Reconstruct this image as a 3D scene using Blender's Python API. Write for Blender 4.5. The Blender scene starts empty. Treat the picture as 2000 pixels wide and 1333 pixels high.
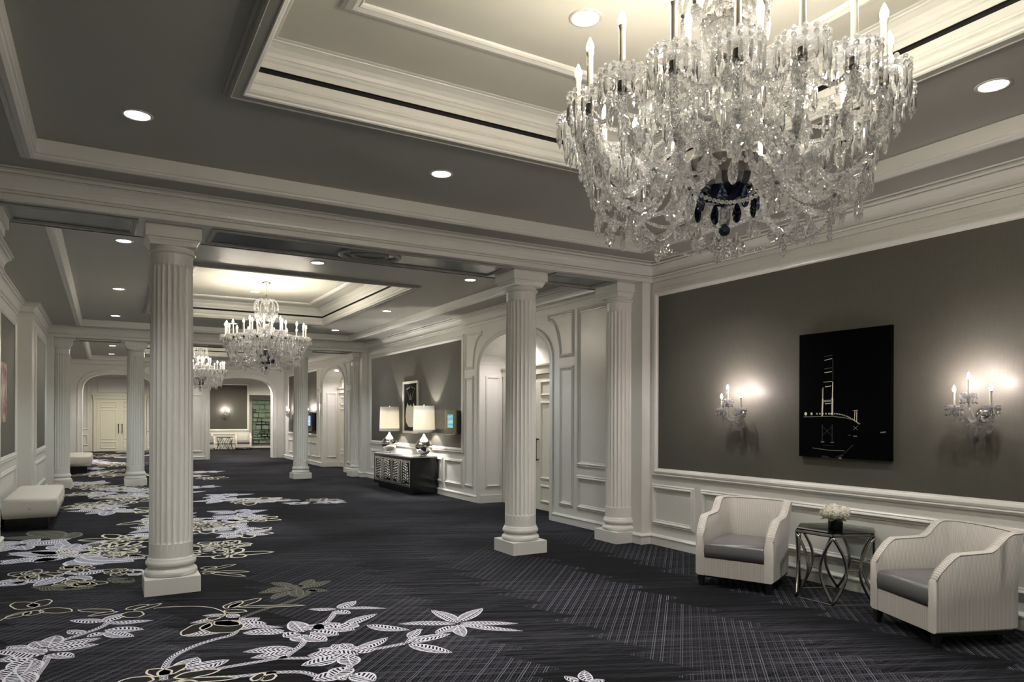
import bpy, math, random
from mathutils import Vector, Matrix
R = math.radians
PI = math.pi
scene = bpy.context.scene
col = scene.collection

# ------------------------------------------------------------------ camera, world, exposure
F_PX, TH, HZ, EYE, ROLL = 1369.64, 0.5259, 815.44, 1.55, 0.0032
cam_d = bpy.data.cameras.new('camera')
cam_d.sensor_fit = 'HORIZONTAL'; cam_d.sensor_width = 36.0
cam_d.lens = F_PX * 36.0 / 2000.0
cam_d.shift_y = (HZ - 666.5) / 2000.0
cam_d.clip_start = 0.05; cam_d.clip_end = 200
cam = bpy.data.objects.new('camera', cam_d); col.objects.link(cam)
cam.matrix_world = (Matrix.Translation((0, 0, EYE)) @ Matrix.Rotation(-TH, 4, 'Z')
                    @ Matrix.Rotation(PI/2, 4, 'X') @ Matrix.Rotation(ROLL, 4, 'Z'))
scene.camera = cam
world = bpy.data.worlds.new('world'); scene.world = world; world.use_nodes = True
world.node_tree.nodes['Background'].inputs[0].default_value = (0.02, 0.02, 0.022, 1)
vs = scene.view_settings
vs.view_transform = 'Standard'; vs.look = 'None'; vs.gamma = 1.0; vs.use_curve_mapping = False
vs.exposure = 0.95
cy = scene.cycles
cy.max_bounces = 8; cy.diffuse_bounces = 3; cy.glossy_bounces = 3; cy.transmission_bounces = 5
cy.transparent_max_bounces = 12
cy.sample_clamp_indirect = 4.0; cy.caustics_reflective = False; cy.caustics_refractive = False
cy.use_denoising = True; cy.use_adaptive_sampling = True; cy.adaptive_threshold = 0.12; cy.adaptive_min_samples = 20

P_DOWN = 46.0        # W of one recessed ceiling downlight
P_NICHE = 52.0       # W of one niche downlight
E_BULB = 30.0         # emission of a candle bulb's glass
P_BULB = 2.5         # W of one chandelier candle bulb
P_SCONCE = 3.0       # W of one sconce candle bulb
P_LAMP = 52.0        # W of a table lamp bulb
WARM = (1.0, 0.92, 0.74); NEUT = (1.0, 0.97, 0.92); PINK = (1.0, 0.90, 0.88); COOL = (0.92, 0.98, 1.0)

# pixel (2000x1333 frame) -> point on the floor plane
def floor_at(u, v, z=0.0):
    A, B = u - 1000.0, HZ - v
    a = A*math.cos(ROLL) - B*math.sin(ROLL); b = A*math.sin(ROLL) + B*math.cos(ROLL)
    s, c = math.sin(TH), math.cos(TH)
    rx, ry = s*F_PX + c*a, c*F_PX - s*a
    t = (z - EYE) / b
    return (rx*t, ry*t)

# ------------------------------------------------------------------ materials
MATS = {}
class NT:
    def __init__(s, name):
        s.m = bpy.data.materials.new(name); s.m.use_nodes = True
        s.t = s.m.node_tree; s.b = s.t.nodes['Principled BSDF']; s.out = s.t.nodes['Material Output']
        MATS[name] = s.m
    def n(s, typ, **kw):
        nd = s.t.nodes.new(typ)
        for k, v in kw.items():
            if k.startswith('i_'): nd.inputs[k[2:].replace('_', ' ')].default_value = v
            else: setattr(nd, k, v)
        return nd
    def l(s, a, b): s.t.links.new(a, b)
    def math(s, op, a, b=None, clamp=False):
        nd = s.t.nodes.new('ShaderNodeMath'); nd.operation = op; nd.use_clamp = clamp
        for i, x in enumerate((a, b)):
            if x is None: continue
            if isinstance(x, (int, float)): nd.inputs[i].default_value = x
            else: s.l(x, nd.inputs[i])
        return nd.outputs[0]
    def mix(s, fac, a, b):
        nd = s.t.nodes.new('ShaderNodeMix'); nd.data_type = 'RGBA'
        for sock, x in ((nd.inputs[0], fac), (nd.inputs[6], a), (nd.inputs[7], b)):
            if isinstance(x, (int, float)): sock.default_value = x
            elif isinstance(x, tuple): sock.default_value = (*x[:3], 1)
            else: s.l(x, sock)
        return nd.outputs[2]

def pmat(name, rgb, rough=0.5, metal=0.0, var=0.0, scale=6.0, bump=0.0, bscale=60.0, stretch=None, coat=0.0, spec=0.5, trans=0.0, ior=1.45):
    t = NT(name); b = t.b
    b.inputs['Base Color'].default_value = (*rgb, 1); b.inputs['Roughness'].default_value = rough
    b.inputs['Metallic'].default_value = metal; b.inputs['Coat Weight'].default_value = coat
    b.inputs['Specular IOR Level'].default_value = spec; b.inputs['Transmission Weight'].default_value = trans
    b.inputs['IOR'].default_value = ior
    tc = t.n('ShaderNodeTexCoord'); vec = tc.outputs['Object']
    if stretch:
        mp = t.n('ShaderNodeMapping'); mp.inputs['Scale'].default_value = stretch; t.l(vec, mp.inputs[0]); vec = mp.outputs[0]
    if var > 0:
        nz = t.n('ShaderNodeTexNoise', i_Scale=scale, i_Detail=4.0); t.l(vec, nz.inputs['Vector'])
        lo = tuple(max(0, c*(1-var)) for c in rgb); hi = tuple(min(1, c*(1+var)) for c in rgb)
        t.l(t.mix(nz.outputs['Fac'], lo, hi), b.inputs['Base Color'])
    if bump > 0:
        nb = t.n('ShaderNodeTexNoise', i_Scale=bscale, i_Detail=3.0); t.l(vec, nb.inputs['Vector'])
        bp = t.n('ShaderNodeBump', i_Strength=bump, i_Distance=0.004); t.l(nb.outputs['Fac'], bp.inputs['Height'])
        t.l(bp.outputs[0], b.inputs['Normal'])
    return t.m

def emat(name, rgb, strength):
    t = NT(name)
    t.b.inputs['Base Color'].default_value = (*rgb, 1)
    t.b.inputs['Emission Color'].default_value = (*rgb, 1); t.b.inputs['Emission Strength'].default_value = strength
    t.m.cycles.emission_sampling = 'NONE'      # the lamps' own point and spot lights are sampled instead
    return t.m

pmat('trim_white', (0.72, 0.715, 0.675), 0.32, var=0.02, scale=1.5)
pmat('ceiling_grey', (0.37, 0.37, 0.33), 0.44, var=0.04, scale=2)
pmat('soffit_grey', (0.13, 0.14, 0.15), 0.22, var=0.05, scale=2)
pmat('tray_cream', (0.62, 0.61, 0.54), 0.5, var=0.03, scale=2)
pmat('slot_black', (0.006, 0.006, 0.006), 0.8)
pmat('door_paint', (0.72, 0.70, 0.60), 0.35, var=0.03, scale=3)
pmat('black_lacquer', (0.008, 0.008, 0.010), 0.16, var=0.2, scale=4)
pmat('black_wood', (0.012, 0.010, 0.010), 0.35, var=0.3, scale=9)
pmat('chrome', (0.72, 0.70, 0.68), 0.12, metal=1.0)
pmat('dark_chrome', (0.42, 0.40, 0.38), 0.16, metal=1.0, var=0.2, scale=6)
pmat('silver_leaf', (0.80, 0.79, 0.76), 0.22, metal=1.0, var=0.15, scale=30)
pmat('bronze', (0.10, 0.085, 0.065), 0.35, metal=0.9)
pmat('candle_ivory', (0.52, 0.50, 0.41), 0.5)
pmat('marble', (0.50, 0.49, 0.46), 0.12, var=0.08, scale=7)
pmat('velvet_cream', (0.66, 0.62, 0.55), 0.8, var=0.05, scale=9, bump=0.1, bscale=200)
pmat('seat_grey', (0.20, 0.20, 0.205), 0.36, metal=0.4, var=0.35, scale=160, bump=0.15, bscale=300)
pmat('canvas_black', (0.0015, 0.0015, 0.002), 0.9, spec=0.03)
pmat('print_pale', (0.78, 0.75, 0.62), 0.7, var=0.25, scale=30)
pmat('print_grey', (0.22, 0.22, 0.20), 0.8, var=0.3, scale=30)
pmat('print_dim', (0.03, 0.03, 0.03), 0.9, spec=0.05)
pmat('frame_silver', (0.75, 0.72, 0.66), 0.3, metal=0.6)
pmat('print_dark', (0.006, 0.0055, 0.005), 0.6, spec=0.15)
pmat('petal_white', (0.82, 0.79, 0.68), 0.7, var=0.12, scale=40)
pmat('leaf_green', (0.06, 0.09, 0.03), 0.5)
pmat('vase_dark', (0.012, 0.016, 0.010), 0.08, coat=0.5)
pmat('ring_white', (0.55, 0.54, 0.50), 0.35)
pmat('rug_black', (0.004, 0.004, 0.005), 0.95)
pmat('yarn_cream', (0.66, 0.62, 0.52), 0.95, var=0.15, scale=90)
pmat('blue_glass', (0.012, 0.02, 0.06), 0.03, coat=1.0, var=0.5, scale=20)
pmat('mirror_green', (0.42, 0.55, 0.42), 0.15, metal=0.5, var=0.5, scale=3)
emat('down_lens', (1.0, 0.97, 0.93), 14.0)
emat('bulb_glow', (1.0, 0.90, 0.72), E_BULB)
emat('sconce_glow', (1.0, 0.88, 0.82), E_BULB*0.7)

def weave_mat(name, rgb, var):
    t = NT(name); tc = t.n('ShaderNodeTexCoord')
    mp = t.n('ShaderNodeMapping'); mp.inputs['Scale'].default_value = (6, 6, 260); t.l(tc.outputs['Object'], mp.inputs[0])
    n1 = t.n('ShaderNodeTexNoise', i_Scale=1.0, i_Detail=3.0); t.l(mp.outputs[0], n1.inputs['Vector'])
    mp2 = t.n('ShaderNodeMapping'); mp2.inputs['Scale'].default_value = (180, 180, 8); t.l(tc.outputs['Object'], mp2.inputs[0])
    n2 = t.n('ShaderNodeTexNoise', i_Scale=1.0, i_Detail=2.0); t.l(mp2.outputs[0], n2.inputs['Vector'])
    f = t.math('MULTIPLY', t.math('ADD', n1.outputs['Fac'], n2.outputs['Fac']), 0.5)
    lo = tuple(c*(1-var) for c in rgb); hi = tuple(c*(1+var) for c in rgb)
    t.l(t.mix(f, lo, hi), t.b.inputs['Base Color'])
    t.b.inputs['Roughness'].default_value = 0.5; t.b.inputs['Specular IOR Level'].default_value = 0.35
    bp = t.n('ShaderNodeBump', i_Strength=0.25, i_Distance=0.002); t.l(f, bp.inputs['Height']); t.l(bp.outputs[0], t.b.inputs['Normal'])
weave_mat('wall_vinyl', (0.088, 0.085, 0.071), 0.30)

def crystal_mat():
    t = NT('crystal')
    gl = t.n('ShaderNodeBsdfGlass'); gl.inputs['IOR'].default_value = 1.52; gl.inputs['Roughness'].default_value = 0.0
    gl.inputs['Color'].default_value = (1, 1, 1, 1)
    tr = t.n('ShaderNodeBsdfTransparent'); tr.inputs[0].default_value = (0.97, 0.98, 0.985, 1)
    gs = t.n('ShaderNodeBsdfGlossy'); gs.inputs['Roughness'].default_value = 0.06; gs.inputs[0].default_value = (1, 1, 1, 1)
    tl = t.n('ShaderNodeBsdfTranslucent'); tl.inputs[0].default_value = (0.95, 0.95, 0.97, 1)
    fr = t.n('ShaderNodeLayerWeight'); fr.inputs['Blend'].default_value = 0.35
    m1 = t.n('ShaderNodeMixShader'); m1.inputs[0].default_value = 0.85; t.l(tr.outputs[0], m1.inputs[1]); t.l(gl.outputs[0], m1.inputs[2])
    m2 = t.n('ShaderNodeMixShader'); t.l(fr.outputs['Fresnel'], m2.inputs[0]); t.l(m1.outputs[0], m2.inputs[1]); t.l(gs.outputs[0], m2.inputs[2])
    m3 = t.n('ShaderNodeMixShader'); m3.inputs[0].default_value = 0.14; t.l(m2.outputs[0], m3.inputs[1]); t.l(tl.outputs[0], m3.inputs[2])
    t.l(m3.outputs[0], t.out.inputs[0])
crystal_mat()

def table_glass():
    t = NT('table_glass')
    tr = t.n('ShaderNodeBsdfTransparent'); tr.inputs[0].default_value = (0.72, 0.80, 0.72, 1)
    gs = t.n('ShaderNodeBsdfGlossy'); gs.inputs['Roughness'].default_value = 0.02
    fr = t.n('ShaderNodeFresnel'); fr.inputs[0].default_value = 1.6
    m = t.n('ShaderNodeMixShader'); t.l(fr.outputs[0], m.inputs[0]); t.l(tr.outputs[0], m.inputs[1]); t.l(gs.outputs[0], m.inputs[2])
    t.l(m.outputs[0], t.out.inputs[0])
table_glass()

def shade_mat():
    t = NT('lamp_linen')
    df = t.n('ShaderNodeBsdfDiffuse'); df.inputs[0].default_value = (0.84, 0.81, 0.74, 1)
    tl = t.n('ShaderNodeBsdfTranslucent'); tl.inputs[0].default_value = (0.92, 0.88, 0.78, 1)
    m = t.n('ShaderNodeMixShader'); m.inputs[0].default_value = 0.30; t.l(df.outputs[0], m.inputs[1]); t.l(tl.outputs[0], m.inputs[2])
    t.l(m.outputs[0], t.out.inputs[0])
shade_mat()

def rib_mat():   # ribbed upholstery: narrow stripes along the UV u axis (metres)
    t = NT('ribbed_fabric'); uv = t.n('ShaderNodeUVMap'); sp = t.n('ShaderNodeSeparateXYZ'); t.l(uv.outputs[0], sp.inputs[0])
    w = t.math('SINE', t.math('MULTIPLY', sp.outputs[0], 2*PI/0.0105))
    w = t.math('ADD', t.math('MULTIPLY', w, 0.5), 0.5)
    t.l(t.mix(w, (0.42, 0.39, 0.36), (0.76, 0.72, 0.67)), t.b.inputs['Base Color'])
    t.b.inputs['Roughness'].default_value = 0.55; t.b.inputs['Sheen Weight'].default_value = 0.3
    bp = t.n('ShaderNodeBump', i_Strength=0.3, i_Distance=0.003); t.l(w, bp.inputs['Height']); t.l(bp.outputs[0], t.b.inputs['Normal'])
rib_mat()

def carpet_mat():
    t = NT('carpet'); tc = t.n('ShaderNodeTexCoord'); sp = t.n('ShaderNodeSeparateXYZ'); t.l(tc.outputs['Object'], sp.inputs[0])
    x, y = sp.outputs[0], sp.outputs[1]
    def hatch(ang, period, seed, thr, wob):
        a = R(ang)
        # distance across lines that run at angle ang
        d = t.math('SUBTRACT', t.math('MULTIPLY', y, math.cos(a)), t.math('MULTIPLY', x, math.sin(a)))
        al = t.math('ADD', t.math('MULTIPLY', x, math.cos(a)), t.math('MULTIPLY', y, math.sin(a)))
        q = t.math('DIVIDE', d, period)
        cell = t.math('FLOOR', q); fr = t.math('FRACT', q)
        wn = t.n('ShaderNodeTexWhiteNoise', noise_dimensions='1D'); t.l(t.math('ADD', cell, seed), wn.inputs['W'])
        line = t.math('LESS_THAN', t.math('ABSOLUTE', t.math('SUBTRACT', fr, 0.5)), 0.21)
        cb = t.n('ShaderNodeCombineXYZ'); t.l(t.math('MULTIPLY', al, 2.2), cb.inputs[0]); t.l(t.math('MULTIPLY', cell, 3.7), cb.inputs[1])
        nz = t.n('ShaderNodeTexNoise', i_Scale=1.0, i_Detail=2.0); t.l(cb.outputs[0], nz.inputs['Vector'])
        v = t.math('MULTIPLY', t.math('SUBTRACT', wn.outputs['Value'], thr, clamp=True), 1.0/(1-thr))
        v = t.math('MULTIPLY', v, t.math('MULTIPLY', t.math('SUBTRACT', nz.outputs['Fac'], 0.30, clamp=True), 2.6, clamp=True))
        return t.math('MULTIPLY', line, v)
    a1 = R(46.0)
    d1 = t.math('SUBTRACT', t.math('MULTIPLY', y, math.cos(a1)), t.math('MULTIPLY', x, math.sin(a1)))
    q1 = t.math('DIVIDE', d1, 0.062); f1 = t.math('FRACT', q1)
    w1 = t.n('ShaderNodeTexWhiteNoise', noise_dimensions='1D'); t.l(t.math('FLOOR', q1), w1.inputs['W'])
    r1 = t.math('ADD', t.math('MULTIPLY', w1.outputs['Value'], 0.65), 0.35)
    def ln(c, w): return t.math('LESS_THAN', t.math('ABSOLUTE', t.math('SUBTRACT', f1, c)), w)
    h1 = t.math('MAXIMUM', t.math('MAXIMUM', t.math('MULTIPLY', ln(0.18, 0.040), r1), t.math('MULTIPLY', ln(0.42, 0.036), r1)), t.math('MULTIPLY', ln(0.76, 0.030), 0.22))
    h2 = hatch(-24.0, 0.0105, 57.0, 0.15, 0)
    h3 = hatch(8.0, 0.011, 91.0, 0.35, 0)
    # woven bands across the room (x), each broken into stepped blocks along y
    blk = t.math('FRACT', t.math('DIVIDE', t.math('ADD', y, 0.02), 0.45))
    xs = t.math('ADD', x, t.math('MULTIPLY', blk, 0.22))
    ph = t.math('FRACT', t.math('DIVIDE', t.math('SUBTRACT', xs, 3.18), 1.87))
    band = t.math('LESS_THAN', ph, 0.60)
    rnd = t.n('ShaderNodeTexWhiteNoise', noise_dimensions='2D')
    cbr = t.n('ShaderNodeCombineXYZ'); t.l(t.math('FLOOR', t.math('DIVIDE', t.math('ADD', y, 0.02), 0.45)), cbr.inputs[0])
    t.l(t.math('FLOOR', t.math('DIVIDE', t.math('SUBTRACT', xs, 3.18), 1.87)), cbr.inputs[1]); t.l(cbr.outputs[0], rnd.inputs['Vector'])
    bright = t.math('ADD', t.math('MULTIPLY', rnd.outputs['Value'], 0.35), 0.65)
    big = t.n('ShaderNodeTexNoise', i_Scale=0.55, i_Detail=1.5); t.l(tc.outputs['Object'], big.inputs['Vector'])
    patch = t.math('MULTIPLY', t.math('SUBTRACT', big.outputs['Fac'], 0.40, clamp=True), 4.2, clamp=True)
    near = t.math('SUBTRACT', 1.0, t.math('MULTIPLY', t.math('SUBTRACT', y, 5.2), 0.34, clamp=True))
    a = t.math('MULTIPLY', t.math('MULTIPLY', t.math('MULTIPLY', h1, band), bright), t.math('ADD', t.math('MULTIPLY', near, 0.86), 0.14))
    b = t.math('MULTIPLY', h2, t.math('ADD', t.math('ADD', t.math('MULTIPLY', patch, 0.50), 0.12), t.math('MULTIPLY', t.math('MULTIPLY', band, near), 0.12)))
    c = t.math('MULTIPLY', h3, t.math('MULTIPLY', patch, 0.24))
    f = t.math('MAXIMUM', t.math('MAXIMUM', t.math('MULTIPLY', a, 0.70), b), c)
    pile = t.n('ShaderNodeTexNoise', i_Scale=420.0, i_Detail=1.0); t.l(tc.outputs['Object'], pile.inputs['Vector'])
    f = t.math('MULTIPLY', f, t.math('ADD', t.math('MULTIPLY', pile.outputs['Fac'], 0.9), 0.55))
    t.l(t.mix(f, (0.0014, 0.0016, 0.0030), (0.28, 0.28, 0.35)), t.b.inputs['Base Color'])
    t.b.inputs['Roughness'].default_value = 0.95; t.b.inputs['Specular IOR Level'].default_value = 0.15
    bp = t.n('ShaderNodeBump', i_Strength=0.35, i_Distance=0.003); t.l(pile.outputs['Fac'], bp.inputs['Height']); t.l(bp.outputs[0], t.b.inputs['Normal'])
carpet_mat()

def leaf_mat(name, light, dark):
    t = NT(name); uv = t.n('ShaderNodeUVMap'); sp = t.n('ShaderNodeSeparateXYZ'); t.l(uv.outputs[0], sp.inputs[0])
    av = t.math('ABSOLUTE', sp.outputs[1])
    w = t.math('FRACT', t.math('ADD', t.math('DIVIDE', sp.outputs[0], 0.030), t.math('MULTIPLY', av, 1.3)))
    tc = t.n('ShaderNodeTexCoord'); nz = t.n('ShaderNodeTexNoise', i_Scale=70.0, i_Detail=2.0); t.l(tc.outputs['Object'], nz.inputs['Vector'])
    on = t.math('LESS_THAN', t.math('ADD', w, t.math('MULTIPLY', t.math('SUBTRACT', nz.outputs['Fac'], 0.5), 0.5)), 0.52)
    edge = t.math('GREATER_THAN', av, 0.80)
    rib = t.math('LESS_THAN', av, 0.07)
    f = t.math('MAXIMUM', t.math('MAXIMUM', on, edge), rib)
    t.l(t.mix(f, dark, light), t.b.inputs['Base Color'])
    t.b.inputs['Roughness'].default_value = 0.95; t.b.inputs['Specular IOR Level'].default_value = 0.15
leaf_mat('yarn_lavender', (0.68, 0.67, 0.76), (0.008, 0.008, 0.013))
leaf_mat('yarn_olive', (0.16, 0.16, 0.13), (0.010, 0.010, 0.010))

# ------------------------------------------------------------------ mesh builder
class MB:
    def __init__(s): s.v = []; s.f = []; s.uv = None; s.m = []
    def add(s, vs_, fs_):
        o = len(s.v); s.v.extend([tuple(p) for p in vs_]); s.f.extend([tuple(i+o for i in f) for f in fs_]); return s
    def box(s, x0, x1, y0, y1, z0, z1):
        return s.add([(x0,y0,z0),(x1,y0,z0),(x1,y1,z0),(x0,y1,z0),(x0,y0,z1),(x1,y0,z1),(x1,y1,z1),(x0,y1,z1)],
                     [(0,3,2,1),(4,5,6,7),(0,1,5,4),(1,2,6,5),(2,3,7,6),(3,0,4,7)])
    def quad(s, a, b, c, d): return s.add([a,b,c,d], [(0,1,2,3)])
    def grid(s, rows, closed_u=False, closed_v=False):
        n, m = len(rows), len(rows[0]); vs_ = [p for r in rows for p in r]; fs_ = []
        for i in range(n - (0 if closed_u else 1)):
            for j in range(m - (0 if closed_v else 1)):
                a, b = i*m+j, i*m+(j+1) % m; i2 = (i+1) % n
                fs_.append((a, b, i2*m+(j+1) % m, i2*m+j))
        return s.add(vs_, fs_)
    def lathe(s, prof, n=24, cx=0, cy_=0, cap=True, flip=False):
        rows = [[(cx+r*math.cos(2*PI*k/n), cy_+r*math.sin(2*PI*k/n), z) for k in range(n)] for r, z in prof]
        s.grid(rows, closed_v=True)
        if cap:
            o = len(s.v)
            for idx in (0, len(prof)-1):
                r, z = prof[idx]
                if r > 1e-5:
                    st = o - len(prof)*n + idx*n
                    s.f.append(tuple(range(st, st+n)) if idx else tuple(reversed(range(st, st+n))))
        return s
    def tube(s, pts, r, n=8, closed=False, twist=0.0, lobes=None, cap=True):
        pts = [Vector(p) for p in pts]; N = len(pts); rows = []
        up = Vector((0.31, 0.17, 0.93)).normalized(); acc = 0
        for i, p in enumerate(pts):
            a = pts[(i-1) % N] if (closed or i > 0) else p; b = pts[(i+1) % N] if (closed or i < N-1) else p
            t = (b - a).normalized()
            u = (up - t*up.dot(t)); u = u.normalized() if u.length > 1e-4 else t.orthogonal().normalized()
            up = u; w = t.cross(u)
            rr = r[i] if isinstance(r, (list, tuple)) else r
            if i: acc += (p - pts[i-1]).length
            row = []
            for k in range(n):
                th = 2*PI*k/n + twist*acc
                q = rr * (lobes if (lobes and k % 2) else 1.0)
                row.append(p + u*(q*math.cos(th)) + w*(q*math.sin(th)))
            rows.append(row)
        s.grid(rows, closed_u=closed, closed_v=True)
        if cap and not closed:
            o = len(s.v) - N*n
            s.f.append(tuple(reversed(range(o, o+n)))); s.f.append(tuple(range(o+(N-1)*n, o+N*n)))
        return s
    def ball(s, c, r, n=8, m=5, sz=1.0):
        prof = []
        for i in range(m+1):
            a = -PI/2 + PI*i/m; prof.append((max(r*math.cos(a), 0.0), c[2]+r*sz*math.sin(a)))
        vs_ = [(c[0], c[1], prof[0][1])]; fs_ = []
        for i in range(1, m):
            for k in range(n): vs_.append((c[0]+prof[i][0]*math.cos(2*PI*k/n), c[1]+prof[i][0]*math.sin(2*PI*k/n), prof[i][1]))
        vs_.append((c[0], c[1], prof[m][1])); L = len(vs_)-1
        for k in range(n):
            fs_.append((0, 1+(k+1) % n, 1+k)); fs_.append((L, 1+(m-2)*n+k, 1+(m-2)*n+(k+1) % n))
            for i in range(m-2):
                a = 1+i*n; fs_.append((a+k, a+(k+1) % n, a+n+(k+1) % n, a+n+k))
        return s.add(vs_, fs_)
    def xform(s, M, start=0):
        for i in range(start, len(s.v)): s.v[i] = tuple(M @ Vector(s.v[i]))
        return s
    def mesh(s, name, mats, smooth=False, angle=None):
        me = bpy.data.meshes.new(name); me.from_pydata(s.v, [], s.f)
        for m in (mats if isinstance(mats, (list, tuple)) else [mats]): me.materials.append(MATS[m])
        if s.m:
            for p, i in zip(me.polygons, s.m): p.material_index = i
        if s.uv:
            L = me.uv_layers.new(name='UVMap')
            for lp in me.loops: L.data[lp.index].uv = s.uv[lp.vertex_index]
        if smooth or angle:
            me.polygons.foreach_set('use_smooth', [True]*len(me.polygons))
        me.update()
        if angle: me.set_sharp_from_angle(angle=R(angle))
        return me
    def build(s, name, mats, parent=None, smooth=False, angle=None):
        return link(name, s.mesh(name, mats, smooth, angle), parent)

def link(name, data, parent=None, loc=None, rot=None):
    o = bpy.data.objects.new(name, data); col.objects.link(o)
    if parent is not None: o.parent = parent
    if loc: o.location = loc
    if rot: o.rotation_euler = rot
    return o
def empty(name, loc=(0,0,0), rz=0.0):
    o = link(name, None); o.location = loc; o.rotation_euler = (0, 0, rz); o.empty_display_size = 0.1; return o
def tag(o, label=None, cat=None, group=None, kind=None):
    if label: o['label'] = label
    if cat: o['category'] = cat
    if group: o['group'] = group
    if kind: o['kind'] = kind
    return o
KIDS = {}
def copy_tree(o, parent=None):
    c = o.copy(); col.objects.link(c)
    if parent is not None: c.parent = parent; c.matrix_parent_inverse = o.matrix_parent_inverse
    for ch in [x for x in list(o.children)]: copy_tree(ch, c)
    return c
def structure(o, label, cat): return tag(o, label, cat, kind='structure')

# sweep of a moulding profile round a closed polygon lying in a plane
def offset_poly(poly, d):      # poly CCW; positive d goes inward
    n = len(poly); out = []
    for i in range(n):
        p0, p1, p2 = Vector(poly[i-1]), Vector(poly[i]), Vector(poly[(i+1) % n])
        e1, e2 = (p1-p0).normalized(), (p2-p1).normalized()
        n1, n2 = Vector((-e1.y, e1.x)), Vector((-e2.y, e2.x))
        m = (n1+n2); m = m/max(m.dot(n1), 0.2)
        out.append((p1.x+m.x*d, p1.y+m.y*d))
    return out
class Plane:                   # wall plane: origin, a-axis, b-axis (up), normal
    def __init__(s, org, a, n): s.o, s.a, s.n, s.b = Vector(org), Vector(a), Vector(n), Vector((0,0,1))
    def p(s, a, b, h=0): return s.o + s.a*a + s.b*b + s.n*h
def ring_mould(mb, plane, poly, prof):
    ar = sum(poly[i][0]*poly[(i+1) % len(poly)][1]-poly[(i+1) % len(poly)][0]*poly[i][1] for i in range(len(poly)))
    if ar < 0: poly = list(reversed(poly))
    rows = [[plane.p(a, b, h) for a, b in offset_poly(poly, d)] for d, h in prof]
    mb.grid(rows, closed_v=True); return mb
def rect(a0, a1, b0, b1): return [(a0,b0),(a1,b0),(a1,b1),(a0,b1)]
PM = [(0,0),(0.004,0.012),(0.014,0.020),(0.024,0.016),(0.030,0.026),(0.040,0.030),(0.050,0.024),(0.056,0.012),(0.070,0.010),(0.074,0.002),(0.074,0)]  # panel moulding, 74 mm
PB = [(0,0),(0,0.014),(0.010,0.024),(0.022,0.030),(0.034,0.024),(0.040,0.030),(0.060,0.034),(0.078,0.026),(0.088,0.014),(0.100,0.010),(0.100,0)]        # larger frame moulding
def scaled(prof, s): return [(d*s, h*s) for d, h in prof]
def panel(plane, poly, parent, prof=PM, name='panel_molding', m='trim_white'):
    return ring_mould(MB(), plane, poly, prof).build(name, m, parent)

# moulding swept along an open/closed path in plan; profile = (out, z); 'out' points to the left of travel
def run(path, prof, closed=False):
    n = len(path); nr = []
    P = [Vector(p) for p in path]
    for i in range(n):
        e1 = (P[i]-P[i-1]).normalized() if (i > 0 or closed) else None
        e2 = (P[(i+1) % n]-P[i]).normalized() if (i < n-1 or closed) else None
        if e1 is None: e1 = e2
        if e2 is None: e2 = e1
        n1, n2 = Vector((-e1.y, e1.x)), Vector((-e2.y, e2.x)); m = n1+n2
        m = m/max(m.dot(n1), 0.15); nr.append(m)
    rows = [[(P[i].x+nr[i].x*o, P[i].y+nr[i].y*o, z) for o, z in prof] for i in range(n)]
    mb = MB(); mb.grid(rows, closed_u=closed)
    if not closed:
        k = len(prof); mb.f.append(tuple(range(k))); mb.f.append(tuple(reversed(range((n-1)*k, n*k))))
    return mb
CROWN = [(0,3.205),(0.020,3.205),(0.020,3.248),(0.008,3.249),(0.008,3.256),(0.026,3.258),(0.033,3.266),(0.026,3.275),(0.010,3.276),(0.010,3.283),(0.022,3.285),(0.025,3.305),(0.033,3.334),(0.047,3.361),(0.066,3.382),(0.078,3.387),(0.062,3.389),(0.062,3.396),(0.086,3.398),(0.097,3.411),(0.086,3.424),(0.074,3.425),(0.074,3.431),(0.112,3.433),(0.118,3.440),(0.0,3.446)]
BASEB = [(0,0),(0.028,0),(0.028,0.092),(0.036,0.098),(0.036,0.108),(0.022,0.122),(0.014,0.128),(0.0,0.130)]
RAIL = [(0,0.842),(0.02,0.842),(0.03,0.852),(0.03,0.862),(0.018,0.872),(0.0,0.876)]

# ------------------------------------------------------------------ layout constants (metres; camera at x=0,y=0)
XR, XL, XL0 = 5.83, -1.06, -1.26
YB = -3.3; YA_W = 27.2; YBK = 35.5
ZS, ZP, ZFLD, ZTOP = 3.214, 3.44, 3.55, 3.85
BEAM_A = (6.60, 7.35); BEAM_B = (17.45, 18.3)
XC = 2.385

# ------------------------------------------------------------------ floor
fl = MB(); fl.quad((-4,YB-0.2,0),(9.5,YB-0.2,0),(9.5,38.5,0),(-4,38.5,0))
floor = structure(fl.build('floor', 'carpet'), 'dark navy carpet with fine pale hatching and woven flower sprays', 'carpet')

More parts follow.
